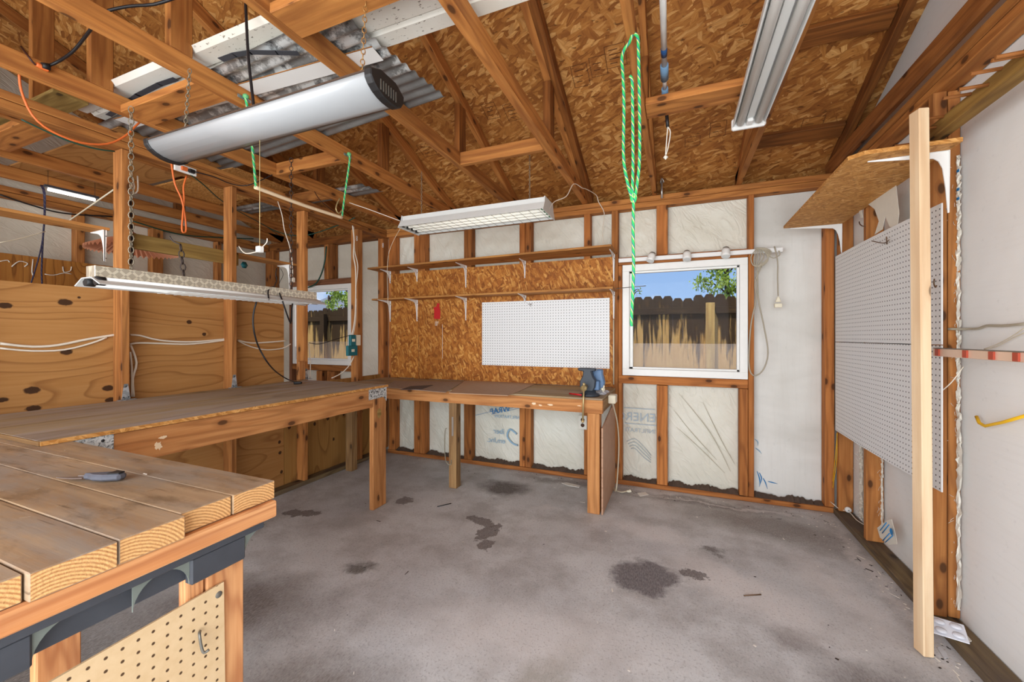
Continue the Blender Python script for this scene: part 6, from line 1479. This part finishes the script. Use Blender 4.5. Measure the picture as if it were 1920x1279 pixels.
# pair of ropes holding the white tube
for (u0, v0, u1, v1), xt, lab in (((458, 185, 480, 353), -2.045, 'green rope tied to a steel plate, nearer the wrap-around lamp, holding the white tube'), ((652, 292, 641, 408), -2.045, 'green rope tied to a steel plate, nearer the back wall, holding the white tube')):
    top = onX(u0, v0, xt); z_ = top.z
    bot = onX(u1, v1, -2.12)
    k = MB(); k.tube([top+Vector((0.008, 0, 0.01)), top+Vector((0.012, 0.005, -0.03)), top.lerp(bot, 0.5)+Vector((0.0, 0.01, 0)), bot], 0.0065, 8)
    k.lathe([(0, -0.016), (0.014, -0.006), (0.014, 0.006), (0, 0.016)], top+Vector((0.012, 0, 0.008)), 'Z', 10)
    tag(k.build('green_rope', 'rope_green'), lab, 'rope', 'ropes holding the white tube')
    tag(MB().box(top+Vector((-0.0005, -0.035, -0.008)), top+Vector((0.0025, 0.035, 0.008))).build('mending_plate', 'galv', bevel=0.001), 'steel mending plate on the truss '+('nearer the wrap-around lamp' if u0 < 500 else 'nearer the back wall')+', under a green rope knot', 'metal plate', 'mending plates with rope knots')
a, b = onX(478, 351, -2.12), onX(641, 408, -2.12)
mb = MB(); mb.tube([a, a.lerp(b, 0.5)+Vector((0, 0, -0.006)), b], 0.0105, 12); tag(mb.build('white_tube', 'cream_tube'), 'slim cream tube slung lengthwise between two green ropes', 'tube')
# orange extension cord
t = empty('extension_cable', onX(100, 130, -2.71), 'orange extension cord draped along the partition plate, plugged to a black plug', 'cord')
XC = -2.70
pk_ = onX(82, 124, XC)
mb = MB(); mb.tube([onX(40, 96, -2.76)+Vector((0, 0, 0.02)), onX(52, 104, XC), onX(66, 121, XC), pk_], 0.004, 8); mb.build('cord', 'cord_brown', t)
mb = MB(); mb.tube([onX(68, 120, XC), onX(80, 126, XC), onX(89, 129, XC)], lambda q: 0.010+0.005*q, 12); mb.build('socket_end', 'cord_orange', t)
XO = -2.80
mb = MB(); mb.tube([onX(36, 118, -2.76)+Vector((0, 0, 0.02)), onX(36, 135, -2.78), onX(40, 170, XO), onX(60, 215, XO), onX(95, 245, XO), onX(150, 267, XO), onX(200, 270, XO), onX(235, 255, XO), onX(260, 231, XO), onX(280, 220, XO), onX(300, 225, XO), onX(315, 245, XO), onX(320, 285, XO), onX(322, 310, XO), onX(328, 345, XO), onX(340, 372, XO), onX(346, 400, XO), onX(349, 430, XO), onX(345, 436, XO), onX(341, 430, XO), onX(343, 400, XO), onX(345, 372, XO), onX(344, 350, XO), onX(350, 330, XO)], 0.0050, 8)
mb.build('cord', 'cord_orange', t)
t = empty('plug_lead', onX(90, 125, -2.69), 'black cord with a plug joining the orange cord on the truss', 'cord')
mb = MB(); mb.tube([onX(78, 122, -2.69), onX(92, 126, -2.69)], lambda q: 0.012+0.004*q, 10); mb.build('plug', 'black', t)
mb = MB(); mb.tube([onX(90, 124, -2.69), onX(110, 115, -2.66), onX(135, 98, -2.55), onX(155, 75, -2.45), onX(175, 48, -2.3), onX(190, 25, -2.2), onX(240, 12, -2.1), onX(290, 8, -2.0), onX(340, -8, -1.9)], 0.006, 8); mb.build('cord', 'cord_black', t)
# black cord down to the wrap lamp
cable('lamp_supply_cable', [onY(460, -12, 1.10), onY(462, 40, 1.10), onY(466, 110, 1.10), onY(473, 175, 1.10), (onY(478, 196, 1.10).x, 1.10, 2.158)], 0.0055, 'cord_black', 'black cord hanging straight down into the wrap-around lamp', 'cord')
# outlet box on the partition plate
c = onX(348, 318, -2.915); t = empty('junction_outlet', c, 'white outlet box on the partition plate with orange and black plugs', 'outlet')
mb = MB(); mb.box(c+Vector((-0.02, -0.057, -0.020)), c+Vector((0.0, 0.057, 0.02))); mb.build('box', 'vinyl', t, 0.003)
mb = MB(); mb.box(c+Vector((0.0, -0.062, -0.024)), c+Vector((0.004, 0.062, 0.024))); mb.build('plate', 'vinyl', t, 0.002)
mb = MB(); mb.box(c+Vector((0.004, -0.03, -0.014)), c+Vector((0.02, 0.004, 0.012))); mb.build('orange_plug', 'cord_orange', t, 0.003)
mb = MB(); mb.box(c+Vector((0.004, 0.012, -0.014)), c+Vector((0.022, 0.045, 0.010))); mb.build('black_plug', 'black', t, 0.003)
cable('black_lead', [c+Vector((0.015, 0.045, 0)), onX(400, 331, -2.88), onX(425, 342, -2.88), onX(450, 348, -2.85), onX(470, 346, -2.80), onX(498, 334, -2.76), onX(520, 322, -2.72), onX(540, 308, -2.70)], 0.0035, 'cord_black', 'thin black cord sagging from the outlet box to the truss', 'cord')
cable('dark_green_cable', [c+Vector((-0.005, 0.03, -0.02)), onX(380, 345, -3.0), onX(410, 372, -3.3), onX(440, 392, -3.6), onX(500, 425, -3.9), onX(520, 440, -4.0)], 0.004, 'cord_green', 'dark green cord running from the outlet box into the side room', 'cord')
cable('dark_green_cable', [onX(40, 224, -2.96), onX(80, 243, -2.96), onX(130, 265, -2.96), onX(180, 279, -2.96), onX(215, 284, -2.96)], 0.004, 'cord_green', 'dark green cord along the underside of the partition plate', 'cord')
cable('dark_green_cable', [onY(470, 400, 3.0), onY(500, 425, 3.0), onY(540, 440, 3.0), onY(580, 440, 3.0), onY(640, 420, 3.0), onY(665, 408, 3.0)], 0.005, 'cord_green', 'dark green cord swagged under the plate near the small window', 'cord')
cable('green_hose', [onY(612, 462, 3.5), onY(609, 490, 3.5), onY(602, 515, 3.5), onY(592, 532, 3.5), onY(578, 539, 3.5)], 0.008, 'cord_green', 'dark green hose curving beside the small window header', 'hose')
cable('brown_wire', [onX(570, 327, -2.72), onX(585, 350, -2.72), onX(600, 375, -2.76), onX(630, 400, -2.8)], 0.003, 'cord_brown', 'dark brown wire drooping between trusses beside the white tube', 'wire')
cable('yellow_hook', [onX(637, 372, -2.09), onX(632, 382, -2.09), onX(630, 392, -2.09), onX(635, 400, -2.09), onX(641, 394, -2.09)], 0.004, 'brass', 'yellow hook screwed under the truss beside the green rope', 'hook')
# blue rope and wires in the side room
XB = -4.56
mb = MB(); mb.tube([(-4.61, onX(82, 362, XB).y, CB+0.002), onX(82, 362, XB), onX(83, 405, XB), onX(81, 440, XB), onX(76, 470, XB), onX(68, 500, XB), onX(58, 532, XB)], 0.0045, 7); mb.tube([(-4.605, onX(84, 362, XB).y, CB+0.002), onX(84, 362, XB), onX(84, 405, XB), onX(81, 440, XB), onX(79, 480, XB), onX(78, 510, XB), onX(79, 532, XB)], 0.0055, 7)
tag(mb.build('blue_rope', 'rope_blue'), 'dark blue braided rope hanging in the side room before the striped plywood', 'rope')
cable('guy_wire', [onX(217, 353, -3.05), onX(125, 417, -3.45)], 0.004, 'cord_cream', 'slanting pale cord from the first stud into the side room', 'cord')
cable('thin_cable', [onX(0, 455, -3.5), onX(40, 447, -3.5), onX(85, 434, -3.5)], 0.0025, 'cord_cream', 'thin pale cable sagging in front of the far wrap', 'cable')
cable('far_cable', [onX(0, 365, -4.79), onX(60, 385, -4.79), onX(120, 400, -4.79), onX(210, 406, -4.79)], 0.006, 'cord_black', 'black cable along the top of the side room far wall', 'cable')
cable('far_cable', [onX(250, 415, -4.79), onX(340, 440, -4.79), onX(430, 446, -4.79), onX(475, 448, -4.78)], 0.006, 'cord_green', 'green cable along the side room far wall past the pleated shade', 'cable')
# cable pairs stapled along the partition plywood
XP = PB+0.006
for pts, r, lab in ((((0, 644), (60, 650), (110, 647), (165, 636), (222, 627)), 0.0065, 'upper white cable on the plywood, running to the first stud'), (((0, 653), (60, 658), (120, 656), (170, 644), (200, 633)), 0.005, 'lower white cable on the plywood, sagging before the first stud'),
    (((244, 628), (262, 629), (300, 638), (360, 641), (430, 635)), 0.0055, 'upper white cable on the plywood between first and middle stud'), (((244, 645), (262, 643), (300, 644), (360, 645), (430, 637)), 0.0055, 'lower white cable on the plywood between first and middle stud'),
    (((446, 638), (470, 643), (500, 642), (536, 639)), 0.0055, 'upper white cable on the plywood beyond the middle stud'), (((446, 639), (470, 650), (500, 656), (530, 653), (545, 645)), 0.0045, 'lower white cable on the plywood beyond the middle stud')):
    cable('white_cable', [onX(u, v, XP) for u, v in pts], r, 'cord_white', lab, 'cable', 'white cables on the partition plywood')
mb = MB(); mb.tube([onX(245, 647, XP+0.01), onX(256, 680, XP+0.01), onX(249, 710, XP+0.01), onX(251, 744, XP+0.01)], 0.006, 8); mb.tube([onX(244, 660, XP+0.01), onX(247, 690, XP+0.01), onX(247, 744, XP+0.01)], 0.005, 8)
tag(mb.build('white_cable', 'cord_white'), 'pair of white cables dropping beside the first partition stud to the bench', 'cable', 'white cables on the partition plywood')
cable('black_cable', [onX(245, 370, -2.99), onX(247, 440, -2.99), onX(248, 480, -2.99), onX(243, 500, -2.99)], 0.006, 'cord_black', 'black cable down the side of the first partition stud', 'cable')
cable('white_riser', [onX(244, 405, -3.0), onX(244, 500, -3.0)], 0.004, 'cord_white', 'white cable down the side of the first partition stud', 'cable')
cable('coiled_wire', [onX(246, 330, -3.0), onX(252, 350, -3.0), onX(248, 362, -3.0), onX(258, 358, -3.0), onX(258, 330, -3.0)], 0.004, 'cord_white', 'white wire loops beside the top of the first partition stud', 'wire')
# cables near the teal boxes
XT = PX+0.012
mb = MB(); mb.tube([onX(661, 423, XT), onX(664, 450, XT), onX(663, 480, XT), onX(667, 510, XT), onX(666, 590, XT), onX(660, 628, XT)], 0.006, 8); mb.tube([onX(663, 425, XT), onX(665, 470, XT), onX(671, 500, XT), onX(667, 540, XT)], 0.005, 8); mb.tube([onX(668, 560, XT), onX(667, 600, XT), onX(662, 628, XT)], 0.005, 8)
tag(mb.build('cream_cable', 'cord_white'), 'cream cables running down the stud to the teal boxes', 'cable')
for (u0, v0, u1, v1), lab in (((656, 628, 666, 649), 'small teal switch box on the stud beside the small window'), ((651, 648, 669, 667), 'larger teal switch box below the small one beside the small window')):
    c = onX((u0+u1)/2, (v0+v1)/2, PX+0.02); hw = abs(onX(u1, v0, PX+0.02).y-onX(u0, v0, PX+0.02).y)/2; hh = abs(onX(u0, v0, PX).z-onX(u0, v1, PX).z)/2
    t = empty('teal_box', c, lab, 'switch box', 'teal boxes beside the small window')
    MB().box(c+Vector((-0.018, -hw, -hh)), c+Vector((0.012, hw, hh))).build('box', 'teal', t, 0.004)
    MB().box(c+Vector((0.012, -0.018, -0.012)), c+Vector((0.016, 0.018, 0.014))).build('switch', 'ivory', t, 0.001)
c = onX(671, 638, PX+0.012); tag(MB().box(c+Vector((-0.01, -0.028, -0.052)), c+Vector((0.012, 0.028, 0.052))).build('ivory_plate', 'ivory', bevel=0.003), 'ivory cover plate beside the small teal box', 'cover plate')
cable('black_wire', [onX(655, 629, XT+0.02), onX(630, 636, XT+0.03), onX(600, 645, XT), onX(579, 643, XT-0.05)], 0.003, 'cord_black', 'black wire across the small window from the teal box', 'wire')
cable('white_cable', [onX(664, 668, XT), onX(655, 685, XT), onX(640, 700, XT), onX(622, 709, XT)], 0.005, 'cord_white', 'white cable curving from the teal boxes down to the bench corner', 'cable')
cable('white_cable', [onX(579, 645, -2.96), onX(582, 680, -2.96), onX(581, 710, -2.96)], 0.004, 'cord_white', 'white cable dropping beside the small window to the bench', 'cable')
mb = MB(); mb.box(onX(556, 572, -3.04)-Vector((0.004, 0.012, 0.36)), onX(556, 572, -3.04)+Vector((0.004, 0.012, 0.0))); tag(mb.build('white_strip', 'white'), 'narrow white strip standing beside the partition stud at the small window', 'strip')
for u, v in ((669, 447), (718, 460)):
    c = onX(u, v, PX+0.003) if u < 700 else onY(u, v, BY-0.004); mb = MB(); A_ = (0, 1, 0) if u < 700 else (1, 0, 0)
    mb.tube([c+Vector(A_)*0.008*math.cos(a)+Vector((0, 0, 0.012*math.sin(a)+0.012)) for a in [i*0.785 for i in range(8)]], 0.002, 5, closed=True); mb.tube([c+Vector(A_)*0.008*math.cos(a)+Vector((0, 0, 0.012*math.sin(a)-0.012)) for a in [i*0.785 for i in range(8)]], 0.002, 5, closed=True)
    tag(mb.build('number_hook', 'white'), 'small white figure-eight hook on the '+('teal box stud' if u < 700 else 'corner stud above the shelves'), 'hook', 'figure-eight hooks')
# shelves on the far side of the partition
GSF = 'shelves on the far face of the partition'
ZF = 1.885
for y0, y1, w, lab, mt in ((Y0+0.3, 1.262, 0.155, 'pale shelf on the partition before the first stud, seen from below', 'shelf_wood'), (1.325, 1.95, 0.02, 'x', 'green_board'), (1.975, 2.50, 0.15, 'thin wooden shelf on the partition beside the small window', 'shelf_wood')):
    if lab == 'x':
        board('green_board', (PB-0.024, 1.318, 1.805), (PB-0.003, 2.0, 1.898), 'green_board', 'greenish weathered board nailed across the partition studs', 'board', grain=1); continue
    tag(MB().box((PB-0.003-w, y0, ZF), (PB-0.003, y1, ZF+0.016), 1).build('partition_shelf', mt, bevel=0.001), lab, 'shelf', GSF)
bracket('shelf_bracket', (PB-0.004, 1.24, ZF-0.0005), 0, 0.15, 0.18, 'white bracket under the partition shelf end at the first stud', 'brackets on the partition', dirv=(-1, 0, 0), wv=(0, 1, 0))
bracket('shelf_bracket', (PB-0.004, 2.43, ZF-0.0005), 0, 0.15, 0.22, 'white bracket under the thin partition shelf near the window', 'brackets on the partition', dirv=(-1, 0, 0), wv=(0, 1, 0))
# pleated terracotta shade in the side room
c = Vector((-3.75, 1.62, 1.90)); c = onX(250, 464, -3.9)
t = empty('pleated_shade', c, 'round pleated terracotta shade hanging in the side room behind the first stud', 'shade')
n = 96; vs = []; Rr = 0.27
for i in range(n):
    a = 2*math.pi*i/n; k = 1 if i % 2 else -1
    for r_, h in ((0.05, 0.075), (Rr*0.55, 0.045+0.004*k), (Rr, -0.03+0.012*k)): vs.append((c.x+r_*math.cos(a), c.y+r_*math.sin(a), c.z+h))
mb = MB(); mb.mesh(vs, [(i*3+j, ((i+1) % n)*3+j, ((i+1) % n)*3+j+1, i*3+j+1) for i in range(n) for j in range(2)]); mb.build('pleated_cone', 'terra', t)
mb = MB(); mb.lathe([(0.0, 0.05), (0.03, 0.06), (0.035, 0.10), (0, 0.12)], c, 'Z', 16); mb.build('fitting', 'terra_dk', t)
mb = MB(); mb.tube([c+Vector((0, 0, 0.1)), (-3.985, c.y, CB+0.03)], 0.003, 5); mb.build('suspension_cord', 'cord_brown', t)
# string and small chain by the window bracket
mb = MB(); mb.tube([(-2.95, onX(529, 404, -2.9).y, 2.357), onX(529, 404, -2.9), onX(533, 430, -2.9), onX(543, 462, -2.9), onX(548, 492, -2.9), onX(549, 520, -2.9)], 0.0035, 6); mb.box(onX(549, 525, -2.9)-Vector((0.01, 0.012, 0.018)), onX(549, 525, -2.9)+Vector((0.01, 0.012, 0.018)))
tag(mb.build('pull_line', 'cord_white'), 'white pull cord with a small tab hanging beside the window-end chain', 'pull cord')
mb = MB(); mb.tube([onX(519, 503, -2.98), onX(517, 515, -2.98), onX(519, 525, -2.98), onX(514, 537, -2.98)], 0.003, 5); mb.tube([onX(526, 503, -2.98), onX(531, 515, -2.98), onX(524, 530, -2.98), onX(520, 540, -2.98)], 0.0018, 5)
tag(mb.build('wire_loop', 'cord_black'), 'dark bent wires dangling from the partition shelf bracket', 'wire')
mb = MB(); mb.lathe([(0, 0.003), (0.028, 0.0), (0, -0.003)], onX(458, 497, -3.1), 'X', 6); tag(mb.build('teal_scrap', 'teal'), 'small teal paper scrap on the white wall of the side room', 'scrap')
# OSB stamps: printed grade boxes on the roof deck
rdk = bpy.data.objects['ceiling']
def stamp(u, y, x, w, h, n):
    zz = lambda yy_: roofz(yy_)+0.0955
    def P(a, b): return Vector((x+a, y-b, zz(y-b)-0.0006))
    mb = MB()
    for a, b in (((0, 0), (w, 0)), ((w, 0), (w, h)), ((w, h), (0, h)), ((0, h), (0, 0))): mb.beam(P(*a), P(*b), 0.003, 0.001)
    for i in range(n): q = h*(i+1)/(n+1); mb.beam(P(w*0.18, q), P(w*(0.55+0.3*((i*37) % 5)/5), q), 0.006, 0.001)
    o = mb.build('grade_stamp', 'ink_dark', rdk); return o
for x, y, w, h, n in ((-0.62, 2.62, 0.10, 0.14, 3), (-0.50, 2.58, 0.10, 0.12, 2), (-0.40, 2.55, 0.12, 0.13, 4), (-1.15, 2.75, 0.12, 0.13, 4), (-1.30, 2.70, 0.10, 0.12, 3), (0.02, 2.05, 0.09, 0.10, 2), (0.20, 2.02, 0.10, 0.12, 3), (0.06, 3.25, 0.10, 0.08, 1), (0.22, 3.2, 0.10, 0.12, 2), (0.78, 3.28, 0.12, 0.10, 1), (-0.95, 3.3, 0.14, 0.1, 3), (-2.0, 2.9, 0.13, 0.12, 3)):
    stamp(0, y, x, w, h, n)

# pale chalk scribble on the striped plywood
mb = MB()
for pts in (((0, 490), (14, 488), (18, 492)), ((22, 500), (36, 490), (52, 494), (46, 500)), ((62, 486), (60, 510), (64, 520)), ((84, 514), (100, 516), (120, 512), (134, 514)), ((118, 500), (120, 510), (132, 508), (134, 500))):
    mb.tube([onX(u, v, FX+0.016) for u, v in pts], 0.004, 4)
tag(mb.build('chalk_scribble', 'torn'), 'pale looping scribble across the striped plywood', 'scribble', None, 'stuff')
